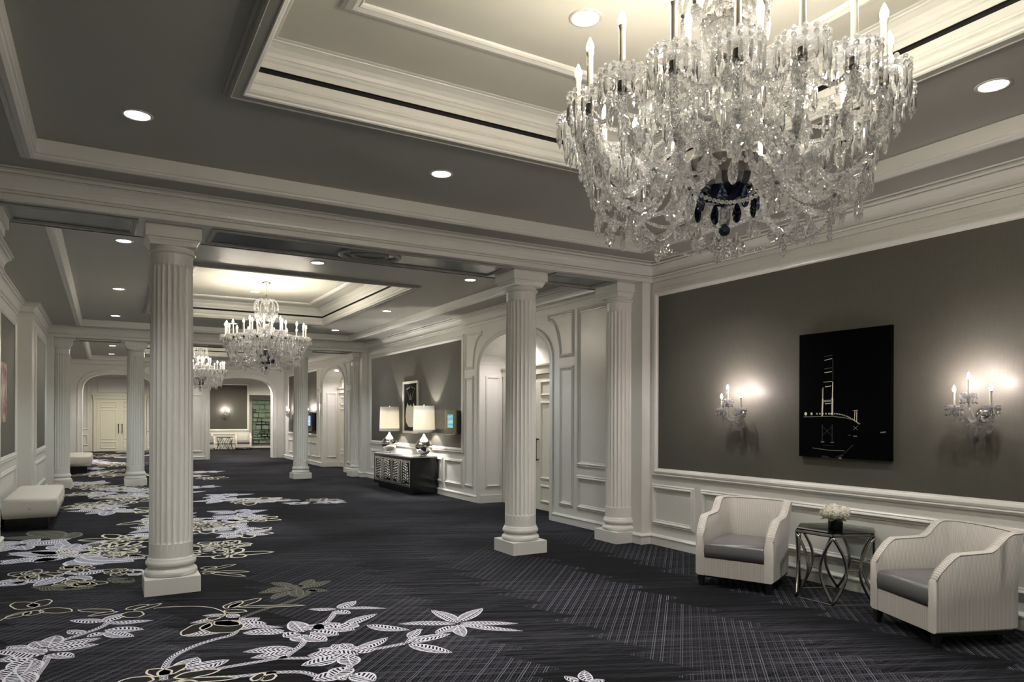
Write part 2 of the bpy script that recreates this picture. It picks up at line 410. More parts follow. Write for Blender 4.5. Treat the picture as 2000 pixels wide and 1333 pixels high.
# ------------------------------------------------------------------ walls
def arch_pts(c, hw, zs, rise, n=24, e=2.4):
    out = []
    for k in range(n+1):
        a = PI - PI*k/n
        ca, sa = math.cos(a), math.sin(a)
        out.append((c + hw*math.copysign(abs(ca)**(2/e), ca), zs + rise*abs(sa)**(2/e)))
    return out
def wall_with_arches(mb, plane, a0, a1, z1, arches, depth):
    # arches: list of (centre, half width, spring z, rise, exponent); front face + reveals going back by 'depth'
    cur = a0
    for (c, hw, zs, rise, e) in sorted(arches):
        mb.quad(plane.p(cur,0), plane.p(c-hw,0), plane.p(c-hw,z1), plane.p(cur,z1))
        pts = arch_pts(c, hw, zs, rise, 28, e)
        for (p, q) in zip(pts[:-1], pts[1:]):
            mb.quad(plane.p(*p), plane.p(*q), plane.p(q[0],z1), plane.p(p[0],z1))
        full = [(c-hw,0)] + pts + [(c+hw,0)]
        for (p, q) in zip(full[:-1], full[1:]):
            mb.quad(plane.p(*p), plane.p(p[0],p[1],-depth), plane.p(q[0],q[1],-depth), plane.p(*q))
        cur = c+hw
    mb.quad(plane.p(cur,0), plane.p(a1,0), plane.p(a1,z1), plane.p(cur,z1))
    return mb

PR = Plane((XR,0,0),(0,1,0),(-1,0,0))          # right wall: a = world y
PLm = Plane((XL,0,0),(0,1,0),(1,0,0))
PL0 = Plane((XL0,0,0),(0,1,0),(1,0,0))
NICHE = [(10.035, 1.145, 2.40, 0.55, 2.25), (20.56, 1.10, 2.40, 0.55, 2.25)]
ND = 0.52
wr = wall_with_arches(MB(), PR, YB, YA_W+0.45, 3.6, NICHE, ND).build('wall_right', 'trim_white')
structure(wr, 'cream panelled right wall with grey vinyl fields and arched niches', 'wall')
wl = MB(); wl.quad((XL0,YB,0),(XL0,14.2,0),(XL0,14.2,3.6),(XL0,YB,3.6)); wl.quad((XL0,14.2,0),(XL,14.2,0),(XL,14.2,3.6),(XL0,14.2,3.6))
wl.quad((XL,14.2,0),(XL,YA_W+0.45,0),(XL,YA_W+0.45,3.6),(XL,14.2,3.6))
wl = structure(wl.build('wall_left', 'trim_white'), 'cream panelled left wall with stepped pier and grey vinyl fields', 'wall')
wb = MB().quad((-4,YB,0),(9.5,YB,0),(9.5,YB,3.6),(-4,YB,3.6)).build('wall_behind', 'trim_white')
structure(wb, 'cream wall closing the hall behind the camera', 'wall')

def vinyl(plane, a0, a1, b0, b1, parent, sc=1.0):
    m = MB(); m.quad(plane.p(a0,b0,0.003), plane.p(a1,b0,0.003), plane.p(a1,b1,0.003), plane.p(a0,b1,0.003)).build('vinyl_panel', 'wall_vinyl', parent)
    f = 0.100*sc
    panel(plane, rect(a0-f, a1+f, b0-f*0.75, b1+f*0.95), parent, scaled(PB, sc))
# right wall, near bay
vinyl(PR, -1.4, 6.49, 0.912, 3.03, wr)
for a0, a1 in ((5.875,6.60),(2.25,5.785),(1.43,2.16),(-1.5,1.34)): panel(PR, rect(a0,a1,0.235,0.74), wr)
# right wall, middle bay
for a0, a1 in ((7.40,8.19),):
    panel(PR, rect(a0,a1,0.85,3.11), wr); panel(PR, rect(a0,a1,0.242,0.732), wr)
def spandrel(plane, a_in, a_out, z0, z1, parent, c, hw):
    # panel whose lower inner side is a concave curve following the arch
    pts = []; sgn = 1 if a_out > a_in else -1
    narrow = a_out - sgn*0.37
    pts = [(a_out, z0), (a_out, z1), (a_in, z1), (a_in, z1-0.09)]
    for k in range(1, 9):
        a = PI/2*k/9
        pts.append((a_in + (narrow-a_in)*math.sin(a), (z1-0.09) - (z1-0.09-z0)*(1-math.cos(a))))
    pts.append((narrow, z0))
    panel(plane, pts, parent, scaled(PM, 0.8))
for c, hw in ((10.035,1.145),(20.56,1.10)):
    for sgn in (-1, 1):
        e = c+sgn*hw
        spandrel(PR, e-sgn*0.07, e+sgn*0.62, 2.43, 3.105, wr, c, hw)
        a0, a1 = sorted((e+sgn*0.25, e+sgn*0.62)); panel(PR, rect(a0,a1,0.25,2.31), wr, scaled(PM, 0.9))
    # arch casing
    outer = [(c-hw,0.0)] + arch_pts(c, hw, 2.40, 0.55, 28, 2.25) + [(c+hw,0.0)]
    rows = []
    for d, h in [(0,0.0),(0,0.018),(0.02,0.026),(0.035,0.020),(0.055,0.022),(0.075,0.034),(0.095,0.030),(0.10,0.0)]:
        sc_ = [(c + (a-c)*(hw+d)/hw, z if z < 2.39 else 2.40+(z-2.40)*(0.55+d)/0.55) for a, z in outer]
        rows.append([PR.p(a, z, h) for a, z in sc_])
    mb = MB(); mb.grid(rows); mb.build('arch_casing', 'trim_white', wr)
vinyl(PR, 11.935, 17.09, 0.94, 3.015, wr)
n = 6; w = (5.156-0.09*(n-1)+0.1)/n
for k in range(n): panel(PR, rect(11.88+k*(w+0.09), 11.88+k*(w+0.09)+w, 0.235, 0.745), wr)
# right wall, far bay
vinyl(PR, 22.36, 26.3, 0.97, 3.01, wr)
for k in range(5): panel(PR, rect(22.3+k*0.82, 22.3+k*0.82+0.73, 0.235, 0.745), wr)
panel(PR, rect(18.42,18.8,0.85,3.11), wr)
# left wall
vinyl(PL0, 10.86, 13.79, 0.94, 3.0, wl); panel(PL0, rect(10.78,13.85,0.235,0.745), wl)
vinyl(PL0, -1.4, 6.4, 0.94, 3.0, wl)
vinyl(PLm, 14.76, 17.04, 0.93, 3.0, wl); panel(PLm, rect(14.68,17.12,0.235,0.745), wl)
vinyl(PLm, 19.2, 26.3, 0.93, 3.0, wl); panel(PLm, rect(19.1,26.4,0.235,0.745), wl)

# cornices and baseboards (structure trims)
tn = [0]
def trim(mb, label, cat='molding', m='trim_white'):
    tn[0] += 1
    return structure(mb.build('trim_%d' % tn[0], m), label, cat)
trim(run([(XR,YB),(XR,BEAM_A[0])], CROWN), 'cream crown molding along the right wall of the near bay')
trim(run([(XR,BEAM_A[1]),(XR,BEAM_B[0])], CROWN), 'cream crown molding along the right wall of the middle bay')
trim(run([(XR,BEAM_B[1]),(XR,YA_W)], CROWN), 'cream crown molding along the right wall of the far bay')
trim(run([(XL0,BEAM_A[0]),(XL0,YB)], CROWN), 'cream crown molding along the left wall of the near bay')
trim(run([(XL,BEAM_B[0]),(XL,14.2),(XL0,14.2),(XL0,10.15),(XL,10.15),(XL,BEAM_A[1])], CROWN), 'cream crown molding stepping round the left wall pier')
trim(run([(XL,YA_W),(XL,BEAM_B[1])], CROWN), 'cream crown molding along the left wall of the far bay')
def base(name, path, label): structure(run(path, BASEB).build(name, 'trim_white'), label, 'baseboard')
base('baseboard_right_1', [(XR,YB),(XR,6.62),(5.68,6.62),(5.68,7.33),(XR,7.33),(XR,8.79)], 'cream baseboard under the near right wall')
base('baseboard_right_2', [(XR,11.28),(XR,17.5),(5.70,17.5),(5.70,18.3),(XR,18.3),(XR,19.36)], 'cream baseboard under the middle right wall')
base('baseboard_right_3', [(XR,21.76),(XR,YA_W)], 'cream baseboard under the far right wall')
base('baseboard_left_1', [(XL,YA_W),(XL,14.2),(XL0,14.2),(XL0,10.15),(XL,10.15),(XL,7.35)], 'cream baseboard under the left wall')

# ------------------------------------------------------------------ beams
def beam(y0, y1, label):
    b = MB(); b.box(XL0-0.1, XR+0.1, y0+0.001, y1-0.001, ZS, 3.6)
    o = trim(b, label, 'beam')
    run([(XL0-0.1,y0+0.0),(XR+0.1,y0+0.0)][::-1], CROWN).build('crown_molding', 'trim_white', o)
    run([(XL0-0.1,y1),(XR+0.1,y1)], CROWN).build('crown_molding', 'trim_white', o)
    return o
def soffit(o, y0, y1, xs):
    # recessed dark panels framed by a small bead on the underside of the beam
    ym = (y0+y1)/2
    class PZ:   # plane looking down
        def p(s, a, b, h=0): return Vector((a, b, ZS-h))
    for (x0, x1) in xs:
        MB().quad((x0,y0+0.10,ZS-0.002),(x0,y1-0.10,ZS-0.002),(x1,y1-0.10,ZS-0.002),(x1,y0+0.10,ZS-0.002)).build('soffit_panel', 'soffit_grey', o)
        ring_mould(MB(), PZ(), rect(x0,x1,y0+0.10,y1-0.10), [(0,0),(0,0.012),(0.012,0.020),(0.028,0.020),(0.036,0.010),(0.05,0.006),(0.05,0)]).build('soffit_molding', 'ceiling_grey', o)
    cxm = (xs[1][0]+xs[1][1])/2
    for r0, r1 in ((0.26,0.215),(0.16,0.135)):
        mb = MB(); rows = []
        for rr, h in ((r0,0.002),(r0,0.016),((r0+r1)/2,0.026),(r1,0.016),(r1,0.002)):
            rows.append([(cxm+rr*1.25*math.cos(2*PI*k/40), ym+rr*math.sin(2*PI*k/40), ZS-h) for k in range(40)])
        mb.grid(rows, closed_v=True); mb.build('medallion_ring', 'ceiling_grey', o, smooth=True)
bA = beam(*BEAM_A, 'deep cream ceiling beam over the near pair of columns')
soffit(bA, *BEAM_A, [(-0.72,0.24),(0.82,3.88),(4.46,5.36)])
bB = beam(*BEAM_B, 'cream ceiling beam over the far pair of columns')
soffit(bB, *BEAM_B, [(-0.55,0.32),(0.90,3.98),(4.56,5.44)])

# ------------------------------------------------------------------ ceilings: perimeter, coffer, tray
def rrow(x0, x1, y0, y1, d, z): return [(x0+d,y0+d,z),(x1-d,y0+d,z),(x1-d,y1-d,z),(x0+d,y1-d,z)]
def ceiling(yb0, yb1, cof, tray, name_label, word):
    root = empty('ceiling'); root.location = (XC, (yb0+yb1)/2, ZP)
    structure(root, name_label, 'ceiling')
    def bld(mb, nm, m): 
        mb.xform(Matrix.Translation((-XC, -(yb0+yb1)/2, -ZP))); return mb.build(nm, m, root)
    x0, x1, y0, y1 = cof; tx0, tx1, ty0, ty1 = tray
    m = MB()     # perimeter band
    ox0, ox1 = XL0-0.2, XR+0.2
    m.grid([[(ox0,yb0,ZP),(ox1,yb0,ZP),(ox1,yb1,ZP),(ox0,yb1,ZP)], rrow(x0,x1,y0,y1,-0.10,ZP)], closed_v=True); bld(m, 'perimeter_band', 'ceiling_grey')
    m = MB()
    m.grid([rrow(x0,x1,y0,y1,d,z) for d, z in [(-0.10,ZP),(-0.098,ZP-0.012),(-0.080,ZP-0.018),(-0.066,ZP-0.012),(-0.060,ZP-0.022),(-0.030,ZP-0.026),(-0.008,ZP-0.010),(-0.004,ZP+0.004),(0.006,ZP+0.008),(0.010,ZP+0.016),(0.012,ZFLD)]], closed_v=True); bld(m, 'coffer_molding', 'trim_white')
    m = MB(); m.grid([rrow(x0,x1,y0,y1,0.010,ZFLD), rrow(tx0,tx1,ty0,ty1,-0.11,ZFLD)], closed_v=True); bld(m, 'coffer_field', 'ceiling_grey')
    m = MB()
    m.grid([rrow(tx0,tx1,ty0,ty1,d,z) for d, z in [(-0.112,ZFLD),(-0.110,3.538),(-0.098,3.530),(-0.085,3.532),(-0.080,3.520),(-0.066,3.516),(-0.060,3.522),(-0.006,3.522)]], closed_v=True); bld(m, 'tray_border', 'ceiling_grey')
    m = MB()
    m.grid([rrow(tx0,tx1,ty0,ty1,d,z) for d, z in [(-0.006,3.522),(0.0,3.518),(0.010,3.524),(0.012,3.534),(0.024,3.540),(0.036,3.556),(0.040,3.578),(0.034,3.592),(0.030,3.598),(0.040,3.602),(0.046,3.612),(0.040,3.620),(0.040,3.668),(0.034,3.668)]], closed_v=True); bld(m, 'tray_molding', 'trim_white')
    m = MB(); m.grid([rrow(tx0,tx1,ty0,ty1,d,z) for d, z in [(0.034,3.668),(0.020,3.669),(0.020,3.703),(0.036,3.704)]], closed_v=True); bld(m, 'air_slot', 'slot_black')
    m = MB()
    m.grid([rrow(tx0,tx1,ty0,ty1,d,z) for d, z in [(0.034,3.704),(0.042,3.703),(0.042,3.742),(0.052,3.748),(0.058,3.756),(0.056,3.764),(0.066,3.770),(0.072,3.792),(0.092,3.816),(0.124,3.834),(0.138,3.838),(0.140,3.844),(0.160,3.846),(0.166,ZTOP)]], closed_v=True); bld(m, 'tray_crown', 'trim_white')
    m = MB(); m.quad((tx0+0.16,ty0+0.16,ZTOP),(tx0+0.16,ty1-0.16,ZTOP),(tx1-0.16,ty1-0.16,ZTOP),(tx1-0.16,ty0+0.16,ZTOP)); bld(m, 'tray_field', 'tray_cream')
    m = MB()
    m.grid([rrow(tx0+0.455,tx1-0.455,ty0+0.72,ty1-0.72,d,z) for d, z in [(-0.055,ZTOP),(-0.053,ZTOP-0.012),(-0.040,ZTOP-0.014),(-0.034,ZTOP-0.022),(0.0,ZTOP-0.030),(0.026,ZTOP-0.020),(0.034,ZTOP-0.022),(0.045,ZTOP-0.012),(0.05,ZTOP)]], closed_v=True); bld(m, 'tray_ring_molding', 'trim_white')
    return root
BAYS = [
 dict(y=(YB, BEAM_A[0]+0.05), cof=(-0.44,5.21,-1.75,6.10), tray=(0.73,4.04,-0.09,4.55), c=2.23, rows=(5.28,2.19,-0.90), word='near'),
 dict(y=(BEAM_A[1]-0.05, BEAM_B[0]+0.05), cof=(-0.42,5.20,7.95,17.0), tray=(0.73,4.07,10.07,15.13), c=12.5, rows=(9.15,12.65,16.08), word='middle'),
 dict(y=(BEAM_B[1]-0.05, YA_W), cof=(-0.40,5.20,18.75,26.9), tray=(0.73,4.06,20.2,24.9), c=22.2, rows=(19.9,22.98,26.05), word='far'),
]
for b in BAYS:
    ceiling(b['y'][0], b['y'][1], b['cof'], b['tray'], 'grey coffered ceiling of the %s bay with a raised cream tray' % b['word'], b['word'])

# ------------------------------------------------------------------ recessed downlights
def downlight_mesh():
    m = MB(); m.lathe([(0.075,0.0),(0.080,-0.006),(0.092,-0.006),(0.098,-0.001),(0.098,0.004)], 32, cap=False)
    ring = m.mesh('trim_ring', 'ring_white', smooth=True)
    m = MB(); m.lathe([(0.0005,-0.002),(0.075,-0.002),(0.076,0.004)], 32, cap=False)
    return ring, m.mesh('lens', 'down_lens', smooth=True)
RING, LENS = downlight_mesh()
def spot(name, parent, loc, power, color, size=120, blend=0.7, radius=0.06):
    d = bpy.data.lights.new(name, 'SPOT'); d.energy = power; d.color = color; d.spot_size = R(size); d.spot_blend = blend; d.shadow_soft_size = radius
    return link(name, d, parent, loc)
def downlight(x, y, z, label, power, color=NEUT, size=115):
    e = empty('downlight', (x, y, z)); tag(e, label, 'ceiling light', 'recessed ceiling downlights')
    link('trim_ring', RING, e); link('lens', LENS, e); spot('light_source', e, (0,0,-0.02), power, color, size)
    return e
for b in BAYS:
    w = b['word']
    for rn, y in zip(('far','middle','near') if w == 'near' else ('near','middle','far'), b['rows']):
        for cn, x in (('left',0.18),('center',2.385),('right',4.60)):
            if cn == 'center' and rn == 'middle': continue
            downlight(x, y, ZFLD, 'round recessed downlight in the %s coffer, %s row, %s side' % (w, rn, cn), P_DOWN*{'near':1.75,'middle':1.6,'far':1.6}[w], COOL if w == 'middle' else NEUT)
    for sgn, rn in ((1,'beyond'),(-1,'before')):
        downlight(XC, b['c']+sgn*1.05, ZTOP, 'round recessed downlight in the %s tray ceiling %s the chandelier' % (w, rn), P_DOWN*0.8)

# ------------------------------------------------------------------ columns
def shaft_mesh():
    mb = MB(); NF = 24; K = 6; n = NF*K
    def ring(r, z, dep):
        row = []
        for k in range(n):
            a = 2*PI*k/n; q = (k % K)/K
            x = (q-0.12)/0.76
            f = math.sqrt(max(0, 1-(2*x-1)**2)) if 0 < x < 1 else 0
            rr = r - dep*f; row.append((rr*math.cos(a), rr*math.sin(a), z))
        return row
    mb.grid([ring(r, z, d) for r, z, d in [(0.192,0.290,0),(0.182,0.305,0),(0.179,0.33,0),(0.179,0.425,0),(0.179,0.432,0.006),(0.179,0.448,0.013),(0.178,1.3,0.013),(0.175,2.2,0.013),(0.172,2.862,0.013),(0.172,2.876,0.006),(0.172,2.884,0),(0.172,2.985,0)]], closed_v=True)
    return mb.mesh('shaft', 'trim_white', angle=25)
def col_meshes():
    M = {}
    p = MB(); b = 0.2225; p.grid([rrow(-b,b,-b,b,d,z) for d, z in [(0.0,0.0),(0.0,0.138),(0.004,0.142),(0.05,0.142)]], closed_v=True); p.f.append((12,13,14,15)); M['plinth'] = p.mesh('plinth', 'trim_white')
    p = MB(); p.lathe([(0.20,0.140),(0.212,0.148),(0.218,0.166),(0.213,0.186),(0.203,0.195),(0.196,0.200),(0.188,0.212),(0.187,0.222),(0.196,0.230),(0.205,0.238),(0.208,0.252),(0.204,0.268),(0.196,0.277),(0.192,0.290)], 48); M['base_torus'] = p.mesh('base_torus', 'trim_white', angle=35)
    M['shaft'] = shaft_mesh()
    p = MB(); p.lathe([(0.172,2.985),(0.190,2.990),(0.196,3.000),(0.192,3.010),(0.178,3.014),(0.176,3.045)], 48); M['neck_ring'] = p.mesh('neck_ring', 'trim_white', angle=35)
    p = MB(); b = 0.222; p.grid([rrow(-b,b,-b,b,d,z) for d, z in [(0.06,3.042),(0.040,3.044),(0.036,3.060),(0.024,3.084),(0.018,3.088),(0.018,3.100),(0.0,3.104),(0.0,3.213)]], closed_v=True); p.f.append((3,2,1,0)); M['capital'] = p.mesh('capital', 'trim_white')
    return M
CM = col_meshes()
def column(x, y, label, name='fluted_column', group='freestanding fluted columns'):
    e = empty(name, (x, y, 0)); tag(e, label, 'column', group)
    for k, me in CM.items(): link(k, me, e)
    return e
column(0.517, 6.975, 'large white fluted column standing in the aisle, nearest on the left')
column(4.165, 6.975, 'white fluted column standing in front of the near arched niche')
column(0.598, 17.93, 'distant white fluted column seen just left of the nearest column')
column(4.262, 17.93, 'distant white fluted column standing before the far arched niche')
column(5.628, 6.985, 'white fluted half column against the right wall beside the near niche', 'engaged_column', 'half columns on the walls')
column(5.73, 17.93, 'distant white fluted half column on the right wall past the console', 'engaged_column', 'half columns on the walls')
column(-0.832, 17.98, 'distant white fluted half column on the left wall', 'engaged_column', 'half columns on the walls')
MB().box(-1.27,-0.70,6.765,7.205,3.104,3.2135).build('corbel_block', 'trim_white', bA); MB().box(-1.27,-0.725,6.79,7.18,3.042,3.104).build('corbel_block', 'trim_white', bA)
for (x0, x1, y0, y1, lb) in ((5.68,XR,6.62,7.33,'cream wall pilaster behind the near right half column'),(5.70,XR,17.5,18.3,'cream wall pilaster behind the far right half column'),
                             (XL,-0.93,17.5,18.3,'cream wall pilaster behind the far left half column'),(XL0,XL,7.35,10.15,'cream wall pier on the left wall beyond the near beam')):
    trim(MB().box(x0, x1, y0, y1, 0, 3.5 if y0 == 7.35 else ZS), lb, 'pilaster')

# ------------------------------------------------------------------ niches with doors on the right wall
def door_leaf(w, h, root, x_off, handle_side, name='door_leaf'):
    # local: a along +x, normal -y ; origin at leaf bottom left
    b = MB().box(x_off+0.002, x_off+w-0.002, 0, 0.045, 0.006, h)
    leaf = b.build(name, 'door_paint', root)
    pl = Plane((x_off,0,0),(1,0,0),(0,-1,0))
    for z0, z1 in ((h*0.055,h*0.19),(h*0.225,h*0.80),(h*0.835,h*0.955)):
        panel(pl, rect(0.13, w-0.13, z0, z1), leaf, scaled(PM, 0.7), 'panel_molding', 'door_paint')
    hx = x_off + (w-0.07 if handle_side > 0 else 0.07)
    hb = MB()
    hb.tube([(hx,-0.055,0.82),(hx,-0.055,0.86),(hx,-0.055,1.16),(hx,-0.055,1.20)], [0.020,0.015,0.015,0.020], 10)
    for z in (0.84,1.18): hb.tube([(hx,0.0,z),(hx,-0.06,z)], 0.012, 10); hb.ball((hx,-0.055,z), 0.026, 10, 6)
    hb.build('door_handle', 'bronze', leaf, smooth=True)
    return leaf
dn = [0]
def double_door(org, rz, w, h, label, casing=True):
    dn[0] += 1
    e = empty('door_%d' % dn[0], org, rz); structure(e, label, 'door')
    door_leaf(w, h, e, -w, 1); door_leaf(w, h, e, 0, -1)
    if casing:
        m = MB(); m.box(-w-0.13,-w-0.005,-0.03,0.05,0,h+0.005); m.box(w+0.005,w+0.13,-0.03,0.05,0,h+0.005); m.box(-w-0.16,w+0.16,-0.035,0.05,h+0.005,h+0.14); m.box(-w-0.19,w+0.19,-0.06,0.05,h+0.14,h+0.17)
        m.build('door_casing', 'door_paint', e)
    return e
for i, (c, hw, zs, rise, ex) in enumerate(NICHE):
    wrd = ('near','far')[i]
    m = MB().quad((XR+ND,c-hw-0.05,0),(XR+ND,c+hw+0.05,0),(XR+ND,c+hw+0.05,3.1),(XR+ND,c-hw-0.05,3.1))
    nb = structure(m.build('wall_niche_%d' % (i+1), 'trim_white'), 'cream back wall inside the %s arched niche' % wrd, 'wall')
    run([(XR+ND,c-hw),(XR+ND,c+hw)], [(0,2.34),(0.02,2.34),(0.03,2.36),(0.05,2.38),(0.05,2.40),(0,2.41)]).build('header_molding', 'trim_white', nb)
    for s in (-1, 1):
        pl = Plane((XR,c+s*hw,0),(1,0,0),(0,-s,0))
        panel(pl, rect(0.10,ND-0.10,0.27,2.30), wr, scaled(PM, 0.8))
        MB().box(XR, XR+ND, *sorted((c+s*hw, c+s*(hw-0.02))), 0.0, 0.14).build('niche_baseboard', 'trim_white', wr)
    double_door((XR+ND-0.046, c, 0), -PI/2, 0.98, 2.27, 'cream panelled double door inside the %s arched niche' % wrd)
    dl_ = downlight(XR+0.20, c+0.32, zs+0.955*rise-0.012, 'round downlight in the crown of the %s arched niche' % wrd, P_NICHE, PINK, 150); dl_.scale = (0.6,0.6,0.6)

# ------------------------------------------------------------------ far arch wall and corridor behind it
PA = Plane((0,YA_W,0),(1,0,0),(0,-1,0))
ARCH = [(0.42, 1.06, 2.35, 0.62, 2.7), (4.345, 1.09, 2.35, 0.62, 2.7)]
wf = wall_with_arches(MB(), PA, XL-0.1, XR+0.1, 3.6, ARCH, 0.42).build('wall_far', 'trim_white')
structure(wf, 'cream far wall pierced by two wide arches', 'wall')
for c, hw, zs, rise, ex in ARCH:
    outer = [(c-hw,0.0)] + arch_pts(c, hw, zs, rise, 28, ex) + [(c+hw,0.0)]
    rows = []
    for d, h in [(0,0),(0,0.02),(0.03,0.03),(0.05,0.02),(0.09,0.022),(0.12,0.04),(0.15,0.035),(0.16,0)]:
        rows.append([PA.p(c+(a-c)*(hw+d)/hw, z if z < zs-0.01 else zs+(z-zs)*(rise+d)/rise, h) for a, z in outer])
    m = MB(); m.grid(rows); m.build('arch_casing', 'trim_white', wf)
panel(PA, rect(1.75,3.01,0.26,2.34), wf); 
trim(run([(XR,YA_W),(XL,YA_W)], CROWN), 'cream crown molding above the far arches')
base('baseboard_far', [(3.26-0.16,YA_W),(1.48+0.16,YA_W)], 'cream baseboard of the pier between the far arches')
wk = MB(); wk.quad((-4,YBK,0),(6.0,YBK,0),(6.0,YBK,3.6),(-4,YBK,3.6)); wk.quad((6.0,YBK,2.58),(9.5,YBK,2.58),(9.5,YBK,3.6),(6.0,YBK,3.6))
wk.quad((6.0,YBK,0),(6.0,YBK+1.2,0),(6.0,YBK+1.2,2.58),(6.0,YBK,2.58))
wk = structure(wk.build('wall_corridor', 'trim_white'), 'cream end wall of the corridor beyond the arches', 'wall')
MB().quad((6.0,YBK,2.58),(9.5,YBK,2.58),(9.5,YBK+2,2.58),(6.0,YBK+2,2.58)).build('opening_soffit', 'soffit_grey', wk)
wz = MB(); wz.quad((-3.0,YA_W+0.42,0),(-3.0,YBK,0),(-3.0,YBK,3.6),(-3.0,YA_W+0.42,3.6)); structure(wz.build('wall_corridor_left', 'trim_white'), 'cream side wall closing the corridor on the left', 'wall')
wz = MB(); wz.quad((9.4,YA_W+0.42,0),(9.4,38.4,0),(9.4,38.4,3.6),(9.4,YA_W+0.42,3.6)); structure(wz.build('wall_corridor_right', 'trim_white'), 'cream side wall closing the corridor on the right', 'wall')
wz = MB(); wz.quad((-4,YA_W+0.42,0),(XL,YA_W+0.42,0),(XL,YA_W+0.42,3.6),(-4,YA_W+0.42,3.6)); wz.quad((XR,YA_W+0.42,0),(9.5,YA_W+0.42,0),(9.5,YA_W+0.42,3.6),(XR,YA_W+0.42,3.6))
wz.quad((XL,YA_W+0.42,3.0),(XR,YA_W+0.42,3.0),(XR,YA_W+0.42,3.6),(XL,YA_W+0.42,3.6)); structure(wz.build('wall_corridor_front', 'trim_white'), 'cream corridor side of the arch wall', 'wall')
PK = Plane((0,YBK,0),(1,0,0),(0,-1,0))
vinyl(PK, 4.24, 5.90, 0.92, 3.04, wk); panel(PK, rect(4.2,5.95,0.24,0.74), wk)
vinyl(PK, 1.72, 3.5, 0.92, 3.04, wk); panel(PK, rect(1.72,3.5,0.24,0.74), wk)
panel(PK, rect(-1.25,-0.62,0.95,3.0), wk); panel(PK, rect(-1.25,-0.62,0.25,0.75), wk); panel(PK, rect(-0.3,1.46,2.55,3.25), wk)
base('baseboard_corridor', [(6.0,YBK),(1.68,YBK)], 'cream baseboard of the corridor end wall')
double_door((0.585, YBK-0.05, 0), 0.0, 0.89, 2.29, 'cream panelled double door at the end of the corridor')
cz = MB().quad((-4,YA_W+0.3,3.45),(9.5,YA_W+0.3,3.45),(9.5,38.5,3.45),(-4,38.5,3.45)).build('ceiling_corridor', 'tray_cream')
structure(cz, 'cream flat ceiling of the corridor', 'ceiling')
for k, (x, y, nm) in enumerate(((0.42,28.0,'left arch'),(4.345,28.0,'right arch'),(0.6,33.0,'corridor doors'),(5.0,33.2,'corridor chairs'),(7.2,33.4,'lattice screen'))):
    downlight(x, y, 3.449, 'round recessed corridor downlight above the %s' % nm, 260 if k < 2 else 200, PINK if k < 2 else WARM, 165)

# lattice screen of mirrored green glass at the corridor end
sc = empty('lattice_screen', (6.75, YBK+0.7, 0)); tag(sc, 'tall mirrored lattice screen of green glass blocks at the corridor end', 'screen')
MB().box(-0.75,1.6,0.05,0.12,0,2.58).build('backing', 'trim_white', sc)
MB().box(-0.48,1.4,0.0,0.05,0.20,2.36).build('mirror_panel', 'mirror_green', sc)
rnd = random.Random(5)
z = 0.22
while z < 2.3:
    h = rnd.choice((0.10,0.14,0.20,0.26)); x = -0.46
    while x < 1.3:
        w = rnd.choice((0.12,0.2,0.28,0.36)); m = MB(); t = 0.018
        x1, z1 = min(x+w,1.38), min(z+h,2.34)
        m.box(x,x1,-0.06,0,z,z+t); m.box(x,x1,-0.06,0,z1-t,z1); m.box(x,x+t,-0.06,0,z,z1); m.box(x1-t,x1,-0.06,0,z,z1)
        m.build('lattice_cell', rnd.choice(('black_lacquer','chrome','mirror_green','bronze')), sc); x += w
    z += h

# ------------------------------------------------------------------ floral motifs woven in the carpet (flat inlays of the floor)
frnd = random.Random(11)
def leaf_world(mb, p, q, w, z, bend=0.0, n=9):
    P, Q = Vector(p), Vector(q); d = Q-P; L = d.length
    if L < 1e-4: return
    t = d/L; nn = Vector((-t.y, t.x)); uv = mb.uv if mb.uv is not None else []
    mb.uv = uv; rows = []
    for i in range(n+1):
        s = i/n; ww = w*0.5*(math.sin(PI*min(1, s**0.85))**0.75 if 0 < s < 1 else 0.02)
        c = P + d*s + nn*(bend*L*math.sin(PI*s))
        row = []
        for v in (-1,-0.78,0,0.78,1):
            row.append((c.x+nn.x*ww*v, c.y+nn.y*ww*v, z)); uv.append((s*L, v))
        rows.append(row)
    mb.grid(rows)
def stem_world(mb, pts, w, z):
    P = [Vector(p) for p in pts]; uv = mb.uv if mb.uv is not None else []; mb.uv = uv
    # smooth polyline
    S = []
    for i in range(len(P)-1):
        a, b = P[i], P[i+1]; a0 = P[i-1] if i else a; b1 = P[i+2] if i+2 < len(P) else b
        for k in range(6):
            t = k/6; S.append(0.5*((2*a)+(b-a0)*t+(2*a0-5*a+4*b-b1)*t*t+(3*a-a0-3*b+b1)*t*t*t))
    S.append(P[-1]); rows = []; acc = 0
    for i, c in enumerate(S):
        d = (S[min(i+1,len(S)-1)]-S[max(i-1,0)]); d = d.normalized() if d.length else Vector((1,0)); nn = Vector((-d.y, d.x))
        if i: acc += (c-S[i-1]).length
        row = []
        for v in (-1,0,1): row.append((c.x+nn.x*w*0.5*v, c.y+nn.y*w*0.5*v, z)); uv.append((acc, v*0.9))
        rows.append(row)
    mb.grid(rows)
def outline_world(mb, p, q, w, z, lw=0.016, bend=0.0, n=16):
    P, Q = Vector(p), Vector(q); d = Q-P; L = d.length; t = d/L; nn = Vector((-t.y, t.x)); loop = []
    for side in (1,-1):
        for i in range(n):
            s = i/n if side > 0 else 1-i/n
            ww = w*0.5*math.sin(PI*s**0.9)**0.8*(1+0.12*math.sin(s*9)) if 0 < s < 1 else 0.0
            c = P+d*s+nn*(bend*L*math.sin(PI*s)+side*ww); loop.append(c)
    stem_closed(mb, loop, lw, z)
